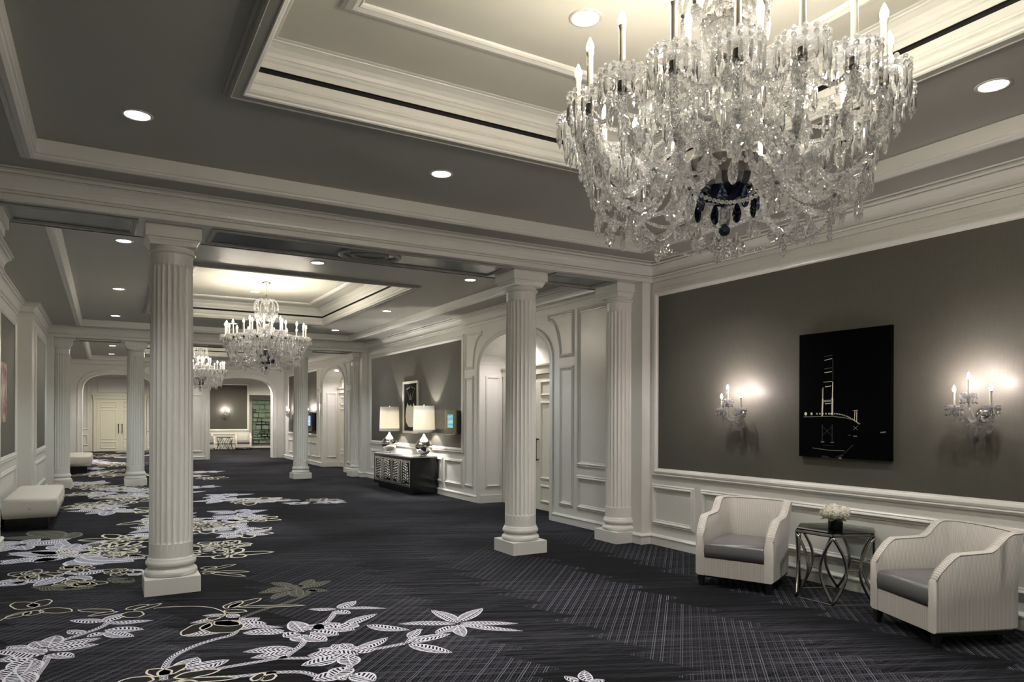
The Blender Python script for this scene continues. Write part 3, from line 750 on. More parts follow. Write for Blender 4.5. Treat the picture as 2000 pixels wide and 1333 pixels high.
def stem_closed(mb, loop, lw, z):
    n = len(loop); rows = []
    for i, c in enumerate(loop):
        d = loop[(i+1) % n]-loop[i-1]; d = d.normalized() if d.length > 1e-6 else Vector((1,0)); nn = Vector((-d.y, d.x))
        rows.append([(c.x+nn.x*lw*0.5, c.y+nn.y*lw*0.5, z), (c.x-nn.x*lw*0.5, c.y-nn.y*lw*0.5, z)])
    mb.grid(rows, closed_u=True)
def W(u, v): return floor_at(u, v)
def spray(leaves, stems, m='yarn_lavender', z=0.002, sw=0.045):
    mb = MB(); mb.uv = []
    for s in stems: stem_world(mb, [W(*p) for p in s], sw, z)
    for i, (u0,v0,u1,v1,w) in enumerate(leaves): leaf_world(mb, W(u0,v0), W(u1,v1), w, z+0.0003+0.0001*(i % 5), frnd.uniform(-0.06,0.06))
    return mb.build('floral_motif', m, floor)
def outlines(items, lines=(), z=0.0035, lw=0.0115, fill=True):
    if fill:
        mb = MB(); mb.uv = []
        for (u0,v0,u1,v1,w) in items: leaf_world(mb, W(u0,v0), W(u1,v1), w*0.95, z-0.0006)
        mb.uv = None; mb.build('floral_ground', 'rug_black', floor)
    mb = MB()
    for (u0,v0,u1,v1,w) in items: outline_world(mb, W(u0,v0), W(u1,v1), w, z, lw)
    for s in lines: mb.uv = []; stem_world(mb, [W(*p) for p in s], lw, z)
    mb.uv = None
    return mb.build('floral_outline', 'yarn_cream', floor)
# bottom left spray
spray([(98,1264,199,1247.5,.13),(94,1271,193,1260,.13),(94,1280,144,1286,.12),(92,1265,110,1242,.15),(86,1266,67,1254,.14),(70,1272,14,1264,.14),(66,1276,-8,1273,.16),(62,1282,-6,1292,.16),(60,1286,18,1312,.16),(64,1290,40,1322,.15),
       (50,1300,5,1330,.18),(203,1216,136,1213,.12),(205,1218,300,1213,.10),(202,1216,250,1198,.13),(204,1232,281,1231,.14),(206,1235,262,1245,.13),(166,1238,133,1232,.10),(200,1236,170,1246,.10),(30,1315,50,1345,.18),(85,1280,30,1275,.2)],
      [[(215,1212),(200,1225),(160,1240),(120,1253),(95,1268)],[(95,1280),(85,1300),(60,1333),(50,1350)]])
# olive spray
spray([(572,1150,504,1160,.16),(570,1147,528,1139,.12),(592,1150,646,1135,.14),(586,1147,610,1132,.13),(600,1152,642,1156,.10),(566,1156,530,1172,.12),(580,1152,586,1168,.14),(560,1150,520,1152,.12),(590,1152,560,1144,.16),(598,1154,618,1158,.09)],
      [[(604,1156),(595,1165),(560,1178),(505,1195),(474,1207)]], 'yarn_olive')
spray([(470,1216,508,1208,.12),(472,1219,521,1221,.14),(476,1224,553,1227,.07),(474,1238,556,1233,.14),(462,1208,446,1200,.10),(440,1202,395,1204,.07),(420,1208,371,1219,.08),(356,1243,442,1235,.13),(460,1222,490,1230,.16),(465,1230,440,1226,.14)],
      [[(474,1207),(468,1220),(455,1240),(420,1250),(380,1263),(340,1283),(322,1305),(320,1330)]])
# middle flower
spray([(592,1236,569,1214,.16),(598,1232,628,1220,.16),(585,1238,553,1246,.17),(598,1242,638,1254,.16),(606,1236,662,1242,.16),(578,1242,600,1254,.15),(612,1230,665,1218,.17),(636,1226,694,1232,.16),(670,1226,737,1200,.12),(690,1218,668,1230,.16),(716,1222,801,1232,.13),
       (556,1237,478,1236,.13),(658,1191,602,1191,.08),(660,1190,695,1175,.12),(664,1190,755,1190,.07),(654,1194,684,1200,.12),(574,1268,474,1275,.13),(572,1274,489,1287,.12)],
      [[(655,1195),(645,1210),(630,1222)],[(596,1250),(588,1262),(574,1272),(555,1286)],[(560,1284),(510,1293),(430,1307),(400,1318)],[(545,1287),(590,1287),(625,1286)]])
# lower middle spray
spray([(672,1274,622,1268,.12),(668,1270,650,1260,.10),(680,1268,668,1258,.10),(664,1276,600,1282,.13),(660,1284,588,1302,.16),(676,1278,690,1262,.13),(690,1272,758,1246,.11),(688,1274,735,1268,.12),(680,1282,690,1302,.15),(684,1304,648,1326,.16),(686,1318,732,1332,.16),(670,1318,610,1330,.16),(640,1278,700,1280,.18)],
      [[(700,1274),(750,1266),(790,1258)],[(686,1286),(682,1305),(668,1330)],[(520,1316),(560,1314),(600,1316),(640,1332)],[(400,1326),(470,1322),(540,1314)]])
# right spray
spray([(798,1260,884,1277,.13),(798,1252,880,1239,.12),(800,1248,820,1230,.09),(894,1218,842,1193,.13),(896,1216,943,1189,.13),(890,1220,778,1220,.11),(898,1218,1012,1219,.10),(898,1221,1022,1234,.09),(894,1222,906,1245,.11),(888,1224,850,1238,.12),(900,1220,930,1226,.10),(892,1216,866,1206,.10)],
      [[(820,1230),(806,1245),(796,1258)],[(870,1230),(840,1250),(800,1258)]])
spray([(1150,1334,1141,1311,.09),(1128,1334,1102,1322,.07),(1152,1336,1180,1329,.08),(1140,1345,1110,1350,.1)], [])
# dark star flower at the bottom edge
outlines([(300,1330,232,1333,.14),(310,1322,364,1298,.12),(330,1320,290,1310,.12),(340,1326,430,1310,.12),(345,1332,465,1326,.08),(335,1335,400,1350,.16),(300,1335,270,1350,.16),(495,1332,514,1316,.07),(515,1332,535,1318,.08)], lw=0.014)
spray([(350,1312,385,1285,.16),(365,1308,448,1290,.15),(372,1312,420,1306,.10),(300,1316,345,1306,.1)], [])
# cream outlined flowers
outlines([(64,1190,30,1178,.18),(66,1188,92,1172,.16),(70,1194,57,1204,.14),(80,1192,140,1196,.16),(222,1195,152,1193,.10),(230,1196,172,1205,.08),(246,1192,290,1182,.10),(250,1197,270,1207,.16),(262,1194,315,1180,.09),(60,1196,10,1210,.12),
          (440,1190,472,1175,.12),(446,1189,510,1170,.13),(458,1187,596,1184,.06),(438,1194,482,1196,.10),(408,1217,356,1243,.16),(416,1216,458,1236,.30),(420,1216,468,1222,.14),(405,1212,430,1206,.1)],
         [[(300,1190),(330,1187),(385,1186),(420,1190),(440,1202),(408,1216)],[(0,1214),(20,1205),(60,1196)]])
outlines([(398,1116,461,1103,.10),(402,1113,416,1107,.16),(420,1118,487,1118,.09),(412,1120,480,1127,.09),(396,1121,420,1120,.10)], [[(392,1118),(420,1117)]], fill=False)
# larger lavender and cream flowers left of the nearest column
spray([(140,1088,50,1094,.34),(140,1084,16,1081,.30),(120,1094,-6,1097,.22),(150,1090,262,1098,.40),(160,1086,285,1092,.34),(145,1094,200,1104,.4),(130,1082,60,1078,.22),(150,1078,110,1083,.5),(200,1092,272,1086,.3),(60,1092,0,1104,.24)],
      [[(150,1078),(125,1066),(112,1056)],[(150,1074),(175,1065),(215,1056)]], sw=0.16)
spray([(112,1056,150,1040,.34),(110,1052,90,1042,.4),(112,1050,0,1052,.3),(120,1048,60,1038,.4),(170,1066,222,1063,.2),(205,1058,254,1053,.16)], [], 'yarn_olive')
def burst(u, v, n, rad, asp, seed, kind, w=0.16):
    r = random.Random(seed); it = []
    for k in range(n):
        a = 2*PI*k/n + r.uniform(-0.25,0.25); q = rad*r.uniform(0.6,1.15)
        it.append((u, v, u+q*math.cos(a), v+q*asp*math.sin(a), w*r.uniform(0.7,1.2)))
    if kind == 'o': outlines(it)
    else: spray(it, [], kind)
burst(60,1124,9,62,.16,1,'o'); burst(235,1085,9,50,.17,2,'o'); burst(150,1112,7,40,.2,3,'o'); burst(20,1140,7,60,.12,4,'yarn_lavender',.2); burst(150,1140,8,60,.12,5,'o'); burst(235,1118,7,45,.2,6,'o'); burst(235,1135,6,40,.16,7,'yarn_olive')
burst(120,1150,7,60,.1,8,'yarn_olive'); burst(265,1120,6,30,.3,9,'yarn_lavender')
# flower groups farther down the hall: placed on the floor in metres
def far_group(cx_, cy_, sc_, seed, kind):
    r = random.Random(seed); mb = MB(); mb.uv = []
    out = MB()
    for b in range(r.randint(3,4)):
        bx, by = cx_+r.uniform(-0.7,0.7)*sc_, cy_+r.uniform(-0.9,0.9)*sc_
        k = r.randint(6,8); a0 = r.uniform(0,6)
        for i in range(k):
            a = a0+2*PI*i/k+r.uniform(-.3,.3); L = r.uniform(0.25,0.55)*sc_
            p, q = (bx+0.05*math.cos(a), by+0.05*math.sin(a)), (bx+L*math.cos(a), by+L*math.sin(a))
            if b == 0 or kind == 'o': outline_world(out, p, q, 0.2*sc_, 0.0036, 0.028*sc_)
            else: leaf_world(mb, p, q, 0.2*sc_, 0.0022+0.0001*(i % 4))
    if mb.v: mb.build('floral_motif', 'yarn_lavender', floor)
    if out.v: out.build('floral_outline', 'yarn_cream', floor)
spots = [(0.1,8.6,1.0,'l'),(0.7,8.9,1.0,'o'),(-0.3,9.6,1.1,'l'),(0.55,10.6,1.1,'o'),(0.1,11.2,1.1,'l'),(1.05,9.7,.9,'l'),(1.5,12.0,1.2,'l'),(2.1,12.9,1.2,'l'),(2.3,14.3,1.1,'l'),(1.6,10.6,1.0,'o'),(3.2,12.9,.7,'l'),
         (0.2,13.2,1.2,'l'),(-0.2,14.3,1.2,'o'),(0.7,14.8,1.2,'l'),(0.1,15.9,1.2,'l'),(-0.4,17.0,1.2,'o'),(0.6,17.2,1.1,'l'),(0.1,19.0,1.3,'l'),(0.2,21.0,1.3,'o'),(1.2,16.2,1.0,'l'),(2.6,20.2,1.1,'l'),(1.8,18.6,1.1,'o'),
         (0.0,23.2,1.4,'l'),(0.6,25.2,1.4,'o'),(0.1,27.4,1.4,'l'),(0.7,30.0,1.5,'l'),(0.2,32.0,1.5,'o'),(0.9,34.0,1.3,'l')]
for i, (x, y, s_, k) in enumerate(spots): far_group(x, y, s_, 100+i, k)

# ------------------------------------------------------------------ chandeliers
def pend_mesh(name, w, h, t, m='crystal', scal=0):
    # flat pear-shaped pendeloque with scalloped rim and star-cut face, hanging from the origin
    mb = MB(); n = 20; rim = []
    for k in range(n):
        a = PI/2 + 2*PI*k/n
        r = 1 + (0.07*math.cos(2*PI*k/n*10) if scal else 0)
        x = math.cos(a)*r; z = math.sin(a)*r
        pear = 1.0 - 0.55*max(0, (z+0.1))**1.3
        rim.append((x*w/2*pear, z*h/2-h/2))
    for s in (1,-1):
        o = len(mb.v); mb.v.extend([(x, 0.15*t*s, z) for x, z in rim]); mb.v.extend([(x*0.62, t*0.5*s*(1 if k % 2 else 0.55), (z+h*0.56)*0.62-h*0.56) for k, (x, z) in enumerate(rim)]); mb.v.append((0, t*0.42*s, -h*0.56))
        for k in range(n):
            k2 = (k+1) % n; f1 = (o+k, o+k2, o+n+k2, o+n+k); f2 = (o+n+k, o+n+k2, o+2*n)
            mb.f.append(f1 if s < 0 else f1[::-1]); mb.f.append(f2 if s < 0 else f2[::-1])
    mb.ball((0,0,0.006), 0.007, 6, 4)
    return mb.mesh(name, m)
def spear(mb, p, L, r, n=6):
    x, y, z = p; o = len(mb.v)
    rows = [(r*0.35,0),(r*0.8,-L*0.10),(r,-L*0.72),(0.0004,-L)]
    mb.grid([[(x+q*math.cos(2*PI*k/n), y+q*math.sin(2*PI*k/n), z+dz) for k in range(n)] for q, dz in rows], closed_v=True)
    mb.f.append(tuple(range(o, o+n)))
def bead(mb, p, r): mb.ball(p, r, 6, 4)
def string(mb, a, b, sag, r, step):
    a, b = Vector(a), Vector(b); N = max(4, int(((b-a).length+sag*1.6)/step))
    for i in range(N+1):
        t = i/N; p = a.lerp(b, t); p.z -= sag*4*t*(1-t); bead(mb, p, r)
PEND_STAR = pend_mesh('star_pendant', 0.088, 0.115, 0.020, scal=1)
PEND_DROP = pend_mesh('drop_pendant', 0.040, 0.100, 0.020)
PEND_BLUE = pend_mesh('blue_pendant', 0.042, 0.095, 0.022, 'blue_glass')
m_ = MB(); m_.lathe([(0.0006,0.062),(0.004,0.056),(0.011,0.040),(0.0165,0.022),(0.0155,0.010),(0.0115,0.0)], 14, cap=False); BULB = m_.mesh('bulb', 'bulb_glow', smooth=True)
BULB_S = BULB.copy(); BULB_S.materials[0] = MATS['sconce_glow']
def candle_mesh(h, r):
    m = MB(); m.lathe([(r,0),(r,h-0.03),(r*0.95,h-0.022),(r*1.3,h-0.006),(r*1.25,h)], 14); return m.mesh('candle', 'candle_ivory', smooth=False, angle=40)
CANDLE = candle_mesh(0.185, 0.0125)
def bobeche_mesh(R0):
    m = MB(); n = 20
    m.lathe([(0.012,-0.012),(0.03,-0.006),(R0*0.7,0.0),(R0,0.020),(R0*1.02,0.022),(R0*0.7,0.006),(0.03,0.0),(0.012,-0.004)], n, cap=False)
    for k in range(8):       # small petal cup that carries the candle
        a = 2*PI*k/8; c, s = math.cos(a), math.sin(a)
        pts = [(0.010,0.012),(0.028,0.022),(0.042,0.030)]
        vs_ = []
        for r, z in pts:
            w = 0.010 if r < 0.04 else 0.003
            vs_ += [(r*c-w*s, r*s+w*c, z), (r*c+w*s, r*s-w*c, z)]
        m.add(vs_, [(0,1,3,2),(2,3,5,4)])
    m.lathe([(0.010,-0.05),(0.016,-0.046),(0.018,-0.020),(0.010,-0.012),(0.010,0.028)], 10, cap=False)
    return m.mesh('bobeche', 'crystal')
BOB = bobeche_mesh(0.088)
def fringe_mesh(R0, n, L, seed):
    r = random.Random(seed); m = MB()
    for k in range(n):
        a = 2*PI*k/n; x, y = R0*math.cos(a), R0*math.sin(a)
        bead(m, (x, y, 0.012), 0.0105); bead(m, (x, y, -0.011), 0.0105)
        spear(m, (x, y, -0.024), L*r.uniform(0.9,1.1), 0.0085)
    return m.mesh('prism_fringe', 'crystal')
FRINGE = fringe_mesh(0.090, 15, 0.085, 3)
m_ = MB(); m_.lathe([(0.010,-0.045),(0.017,-0.042),(0.017,-0.014),(0.010,-0.010)], 12); HOLDER = m_.mesh('socket', 'bronze', smooth=False)

def point_data(name, power, color, radius):
    d = bpy.data.lights.new(name, 'POINT'); d.energy = power; d.color = color; d.shadow_soft_size = radius; return d
L_BULB = point_data('flame_light', P_BULB, (1.0, 0.90, 0.74), 0.010)
L_SCON = point_data('flame_light', P_SCONCE, (1.0, 0.85, 0.82), 0.010)
def bez(pts, n):
    P = [Vector(p) for p in pts]; S = []
    for i in range(len(P)-1):
        a, b = P[i], P[i+1]; a0 = P[i-1] if i else a*2-b; b1 = P[i+2] if i+2 < len(P) else b*2-a
        for k in range(n):
            t = k/n; S.append(0.5*((2*a)+(b-a0)*t+(2*a0-5*a+4*b-b1)*t*t+(3*a-a0-3*b+b1)*t*t*t))
    S.append(P[-1]); return S
def arm_mesh(low, rr=0.65):
    if low: pr = [(0.09,2.70),(0.12,2.79),(0.18,2.78),(0.25,2.62),(0.34,2.49),(0.46,2.455),(0.57,2.53),(0.635,2.67),(rr,2.80),(rr,2.85)]
    else:   pr = [(0.09,2.70),(0.11,2.84),(0.17,2.88),(0.25,2.78),(0.34,2.63),(0.45,2.565),(0.56,2.61),(0.63,2.72),(rr,2.82),(rr,2.85)]
    S = bez([(r, 0, z-ZTOP) for r, z in pr], 6)
    m = MB(); m.tube(S, 0.0185, 10, twist=70.0, lobes=0.76)
    return m.mesh('arm', 'crystal')
ARMS = [arm_mesh(True), arm_mesh(False)]
DA = 2*PI/18
def cyl(r, ang, z): return (r*math.cos(ang), r*math.sin(ang), z-ZTOP)
def swag_mesh(p, q, sag, br, cache={}):
    key = (p, q, sag, br)
    if key not in cache:
        mb = MB(); string(mb, p, q, sag, br, br*2.3); cache[key] = mb.mesh('bead_swag', 'crystal')
    return cache[key]
SWAGS = [[(cyl(0.47,0,2.445), cyl(0.47,2*DA,2.445), 0.065, 0.0088),
          (cyl(0.65,0,2.85), cyl(0.65,DA,2.85), 0.10, 0.010), (cyl(0.56,0,2.87), cyl(0.14,0,3.02), 0.09, 0.0088)],
         [(cyl(0.47,0,2.56), cyl(0.47,2*DA,2.56), 0.05, 0.0088),
          (cyl(0.65,0,2.85), cyl(0.65,DA,2.85), 0.10, 0.010), (cyl(0.56,0,2.87), cyl(0.14,0,3.02), 0.09, 0.0088)]]
m_ = MB(); bead(m_, (0,0,0.0), 0.0105); bead(m_, (0,0,-0.021), 0.0105); spear(m_, (0,0,-0.033), 0.09, 0.0095, 8); PRISM = m_.mesh('prism_drop', 'crystal')
def chandelier(x, y, label):
    root = empty('chandelier', (x, y, ZTOP)); tag(root, label, 'chandelier', 'crystal chandeliers')
    m = MB(); m.lathe([(0.0,0.0),(0.075,0.0),(0.078,-0.010),(0.055,-0.030),(0.030,-0.052),(0.012,-0.060),(0.010,-0.075)], 24, cap=False); m.build('canopy', 'chrome', root, smooth=True)
    m = MB(); m.lathe([(0.007,-0.07),(0.007,-0.20),(0.014,-0.205),(0.016,-0.22),(0.007,-0.235),(0.007,-1.15)], 10, cap=False); m.build('stem', 'chrome', root, smooth=True)
    zt = lambda z: z-ZTOP
    m = MB(); m.lathe([(0.012,zt(3.56)),(0.03,zt(3.54)),(0.034,zt(3.50)),(0.016,zt(3.47)),(0.026,zt(3.42)),(0.045,zt(3.36)),(0.048,zt(3.28)),(0.024,zt(3.20)),(0.016,zt(3.17)),(0.05,zt(3.13)),(0.056,zt(3.08)),(0.03,zt(3.02)),(0.024,zt(2.90)),(0.05,zt(2.80)),(0.06,zt(2.72))], 12, cap=False); m.build('cut_glass_column', 'crystal', root)
    m = MB(); m.lathe([(0.020,zt(3.19)),(0.055,zt(3.185)),(0.062,zt(3.165)),(0.05,zt(3.15)),(0.02,zt(3.145))], 20, cap=False); m.build('column_collar', 'bronze', root, smooth=True)
    for z0, R0, nn, L in ((3.30,0.10,18,0.09),(3.06,0.13,22,0.09)):
        m = MB(); m.lathe([(0.03,zt(z0)-0.004),(R0*0.7,zt(z0)),(R0,zt(z0)+0.018),(R0*0.7,zt(z0)+0.006),(0.03,zt(z0)+0.003)], 20, cap=False); m.build('upper_dish', 'crystal', root)
        me = fringe_mesh(R0, nn, L, 9); link('prism_fringe', me, root, (0,0,zt(z0)))
    # crown of curved canes with drops
    S = bez([(0.03,0,zt(3.44)),(0.07,0,zt(3.53)),(0.13,0,zt(3.545)),(0.185,0,zt(3.49)),(0.20,0,zt(3.40)),(0.185,0,zt(3.36))], 5)
    cane = MB().tube(S, 0.011, 8, twist=60, lobes=0.75).mesh('crown_cane', 'crystal')
    for k in range(10):
        a = 2*PI*k/10; c = link('crown_cane', cane, root); c.rotation_euler = (0,0,a)
        link('star_pendant' if k % 2 else 'drop_pendant', PEND_STAR if k % 2 else PEND_DROP, c, (0.185,0,zt(3.345)), (0,0,PI/2))
        link('bead_swag', swag_mesh((0.185,0,zt(3.35)), (0.185*math.cos(2*PI/10),0.185*math.sin(2*PI/10),zt(3.35)), 0.06, 0.009), c)
        link('bead_swag', swag_mesh((0.185,0,zt(3.35)), (0.10,0,zt(3.10)), 0.0, 0.009), c)
    # silver hub bowl, blue glass bottom
    m = MB(); n = 28
    rows = []
    for i, (r, z) in enumerate([(0.162,2.690),(0.167,2.680),(0.163,2.655),(0.150,2.605),(0.126,2.560),(0.090,2.530)]):
        rows.append([((r*(1+(0.03 if k % 2 else -0.02)))*math.cos(2*PI*k/n), (r*(1+(0.03 if k % 2 else -0.02)))*math.sin(2*PI*k/n), zt(z)) for k in range(n)])
    m.grid(rows, closed_v=True); m.build('hub_bowl', 'dark_chrome', root, smooth=False)
    m = MB(); m.lathe([(0.160,zt(2.688)),(0.0005,zt(2.696))], 28, cap=False); m.build('hub_lid', 'chrome', root)
    m = MB(); m.lathe([(0.126,zt(2.560)),(0.090,zt(2.520)),(0.045,zt(2.505)),(0.016,zt(2.50)),(0.0005,zt(2.498))], 20, cap=False); m.build('blue_bowl', 'blue_glass', root, smooth=True)
    m = MB(); m.lathe([(0.022,zt(2.50)),(0.026,zt(2.47)),(0.026,zt(2.43)),(0.020,zt(2.41))], 10); m.build('finial_tube', 'crystal', root)
    m = MB(); m.ball((0,0,zt(2.385)), 0.026, 12, 8); m.build('blue_ball', 'blue_glass', root)
    link('star_pendant', PEND_STAR, root, (0,0,zt(2.375)), (0,0,-TH))
    for k in range(9):
        a = 2*PI*(k+0.5)/9
        link('blue_pendant', PEND_BLUE, root, (0.140*math.cos(a),0.140*math.sin(a),zt(2.545)), (0,0,a+PI/2))
    N = 18
    for k in range(N):
        a = 2*PI*(k+0.35)/N; low = k % 2 == 0
        arm = link('arm', ARMS[0 if low else 1], root); arm.rotation_euler = (0,0,a)
        zc = zt(2.875)
        link('bobeche', BOB, arm, (0.65,0,zc)); link('prism_fringe', FRINGE, arm, (0.65,0,zc+0.008)); link('socket', HOLDER, arm, (0.65,0,zc))
        link('candle', CANDLE, arm, (0.65,0,zc+0.02)); link('bulb', BULB, arm, (0.65,0,zc+0.205)); link('flame_light', L_BULB, arm, (0.65,0,zc+0.282))
        zb, rb = (2.43,0.46) if low else (2.545,0.45)
        link('drop_pendant', PEND_DROP, arm, (rb,0,zt(zb)), (0,0,PI/2))
        link('star_pendant', PEND_STAR, arm, (0.60,0.03,zt(2.66 if low else 2.70)), (0,0,PI/2+0.2))
        link('drop_pendant', PEND_DROP, arm, (0.68,-0.04,zt(2.80)), (0,0,PI/2))
        link('star_pendant' if low else 'drop_pendant', PEND_STAR if low else PEND_DROP, arm, (0.585,0.0,zt(2.53 if low else 2.58)), (0,0,PI/2))
        link('star_pendant', PEND_STAR, arm, (0.55,0.095,zt(2.545 if low else 2.50)), (0,0,PI/2))
        for (p, q, sag, br) in SWAGS[0 if low else 1]:
            link('bead_swag', swag_mesh(p, q, sag, br), arm)
        for j in range(1, 6):      # inner tiers of hanging prisms that fill the basket
            rr = (0.24,0.34,0.44,0.52,0.57,0.60)[j]; an = DA*(0.22+0.28*(j % 3)); zz = (2.90,2.84,2.79,2.76,2.80,2.70)[j]
            link('prism_drop', PRISM, arm, cyl(rr, an, zz), (0,0,an))
    # inner upper ring of six candles
    for k in range(6):
        a = 2*PI*(k+0.2)/6
        S = bez([(0.05,0,zt(2.92)),(0.10,0,zt(2.86)),(0.19,0,zt(2.84)),(0.27,0,zt(2.90)),(0.285,0,zt(2.97))], 5)
        c = MB().tube(S, 0.013, 8, twist=60, lobes=0.75).build('inner_arm', 'crystal', root); c.rotation_euler = (0,0,a)
        zc = zt(2.99)
        link('bobeche', BOB, c, (0.285,0,zc)); link('prism_fringe', FRINGE, c, (0.285,0,zc+0.008)); link('candle', CANDLE, c, (0.285,0,zc+0.02)); link('bulb', BULB, c, (0.285,0,zc+0.205)); link('flame_light', L_BULB, c, (0.285,0,zc+0.282))
    return root
ch = chandelier(XC, 2.23, 'huge crystal chandelier filling the upper right, closest of the three')
c2 = copy_tree(ch); c2.location = (XC, 12.5, ZTOP); c2['label'] = 'crystal chandelier hanging in the middle bay, second of the three'
c3 = copy_tree(ch); c3.location = (XC, 22.1, ZTOP); c3['label'] = 'farthest crystal chandelier, partly behind the nearest column'

# ------------------------------------------------------------------ wall sconces
BOB_S = bobeche_mesh(0.052)
FRINGE_S = fringe_mesh(0.054, 12, 0.035, 8)
CANDLE_S = candle_mesh(0.115, 0.0085)
def sconce(loc, rz, label):
    # local: wall at y=0, projects toward -y; z=0 at back plate centre
    e = empty('wall_sconce', loc, rz); tag(e, label, 'wall lamp', 'crystal candle sconces')
    m = MB(); m.lathe([(0.0005,0.03),(0.02,0.028),(0.045,0.015),(0.055,0.0)], 20, cap=False); m.xform(Matrix.Rotation(PI/2,4,'X')); m.build('back_plate', 'dark_chrome', e, smooth=True)
    for i, (ax, dp, zc) in enumerate(((-0.13,-0.16,0.045),(0.0,-0.21,0.135),(0.13,-0.16,0.045))):
        S = bez([(0,-0.02,0.0),(ax*0.3,dp*0.5,-0.05),(ax*0.8,dp*0.95,-0.04),(ax,dp,zc-0.05),(ax,dp,zc-0.01)], 6)
        arm = MB().tube(S, 0.008, 8, twist=60, lobes=0.75).build('arm', 'crystal', e)
        link('bobeche', BOB_S, arm, (ax,dp,zc)); link('prism_fringe', FRINGE_S, arm, (ax,dp,zc)); link('candle', CANDLE_S, arm, (ax,dp,zc+0.015)); 
        b = link('bulb', BULB_S, arm, (ax,dp,zc+0.130)); b.scale = (0.8,0.8,0.8); link('flame_light', L_SCON, arm, (ax,dp,zc+0.193))
        mb = MB(); string(mb, (ax,dp,zc-0.03), (0,-0.05,-0.02), 0.06, 0.0075, 0.018); mb.build('bead_swag', 'crystal', arm)
    rnd = random.Random(4)
    for k in range(9):
        a = PI*(k+0.5)/9
        link('drop_pendant', PEND_DROP, e, (0.075*math.cos(a),-0.035-0.075*math.sin(a)*0.9,-0.05-0.045*math.sin(a)-rnd.uniform(0,0.03)), (0,0,a)).scale = (0.8,0.8,0.75)
    for ax in (-0.13,0.13,-0.05): link('drop_pendant', PEND_DROP, e, (ax,-0.13,0.0 if ax != -0.05 else -0.02), (0,0,0.3)).scale = (0.8,0.8,0.7)
    mb = MB(); string(mb, (-0.08,-0.06,-0.03), (0.08,-0.06,-0.03), 0.07, 0.0075, 0.018); mb.build('bead_swag', 'crystal', e)
    return e
sconce((XR, 5.20, 1.585), -PI/2, 'crystal candle sconce left of the night bridge picture')
sconce((XR, 2.84, 1.585), -PI/2, 'crystal candle sconce right of the night bridge picture')
sconce((XR, 25.7, 1.585), -PI/2, 'distant crystal candle sconce on the far right wall nearer the arches')
sconce((XR, 23.0, 1.585), -PI/2, 'distant crystal candle sconce above the far wall display')
sconce((4.93, YBK, 1.62), 0.0, 'distant crystal candle sconce above the corridor chairs')

# ------------------------------------------------------------------ picture of a bridge at night
pc = empty('canvas_picture', (XR, 4.0, 1.767), -PI/2); tag(pc, 'black canvas picture of a lit suspension bridge at night between the sconces', 'picture')
MB().box(-0.455,0.455,-0.045,-0.002,-0.582,0.582).build('canvas', 'canvas_black', pc)
def gx(x): return (x-455)/860*0.91          # picture measured in a 860 x 1180 frame
def gz(y): return (660-y)/1180*1.164
def strip(mb, x0, y0, x1, y1, w):
    p, q = Vector((gx(x0),gz(y0))), Vector((gx(x1),gz(y1))); d = (q-p).normalized(); nn = Vector((-d.y,d.x))*w/860*0.45
    mb.quad((p.x-nn.x,-0.0462,p.y-nn.y),(q.x-nn.x,-0.0462,q.y-nn.y),(q.x+nn.x,-0.0462,q.y+nn.y),(p.x+nn.x,-0.0462,p.y+nn.y))
m = MB()
for a in [(262,860,268,700,14),(362,850,362,690,16),(268,700,270,590,6),(362,690,366,540,9),(290,745,350,740,6),(290,585,352,578,6),(285,335,360,322,5),(285,450,358,445,5),(275,540,360,536,3),(570,900,575,810,6),(590,910,592,815,6),(556,812,600,806,4)]: strip(m, *a)
xs = [95,155,210,240,270,300,330,350,365,385,400,415,430,445,460,475,490,505,520,535,550,562,575,588,600,612]
for i, x in enumerate(xs):
    y = 838 + (0 if x < 380 else (x-380)**2*0.0017); r = 14 if i < 1 else 11 if i < 2 else 7 if i < 9 else 5
    n_ = 8; m.add([(gx(x+r*math.cos(2*PI*k/n_)), -0.0463, gz(y+r*1.2*math.sin(2*PI*k/n_))) for k in range(n_)], [tuple(range(n_))])
m.build('lit_bridge_print', 'print_pale', pc)
m = MB()
for a in [(75,868,365,862,5),(365,862,480,875,6),(480,875,560,895,5),(560,895,625,930,4),(262,700,262,600,4),(270,720,360,716,18),(366,540,366,330,2),(280,300,362,290,2),(280,415,362,408,2),(165,1165,330,1180,4),(330,1180,480,1178,4),(250,1105,285,1103,8),(345,1106,380,1106,7),(400,1240,450,1250,14),(560,1042,595,1042,8),(800,1005,845,998,10),(510,1035,540,1034,3),(560,950,600,985,4),(600,950,560,985,4)]: strip(m, *a)
m.build('grey_bridge_print', 'print_grey', pc)
m = MB()
for a in [(265,940,265,1100,10),(362,940,362,1100,10),(270,960,355,1040,6),(355,960,270,1040,6),(270,1135,380,1136,4),(400,1250,470,1215,18),(480,1200,560,1120,10),(262,1240,330,1250,20)]: strip(m, *a)
m.build('dim_bridge_print', 'print_dim', pc)

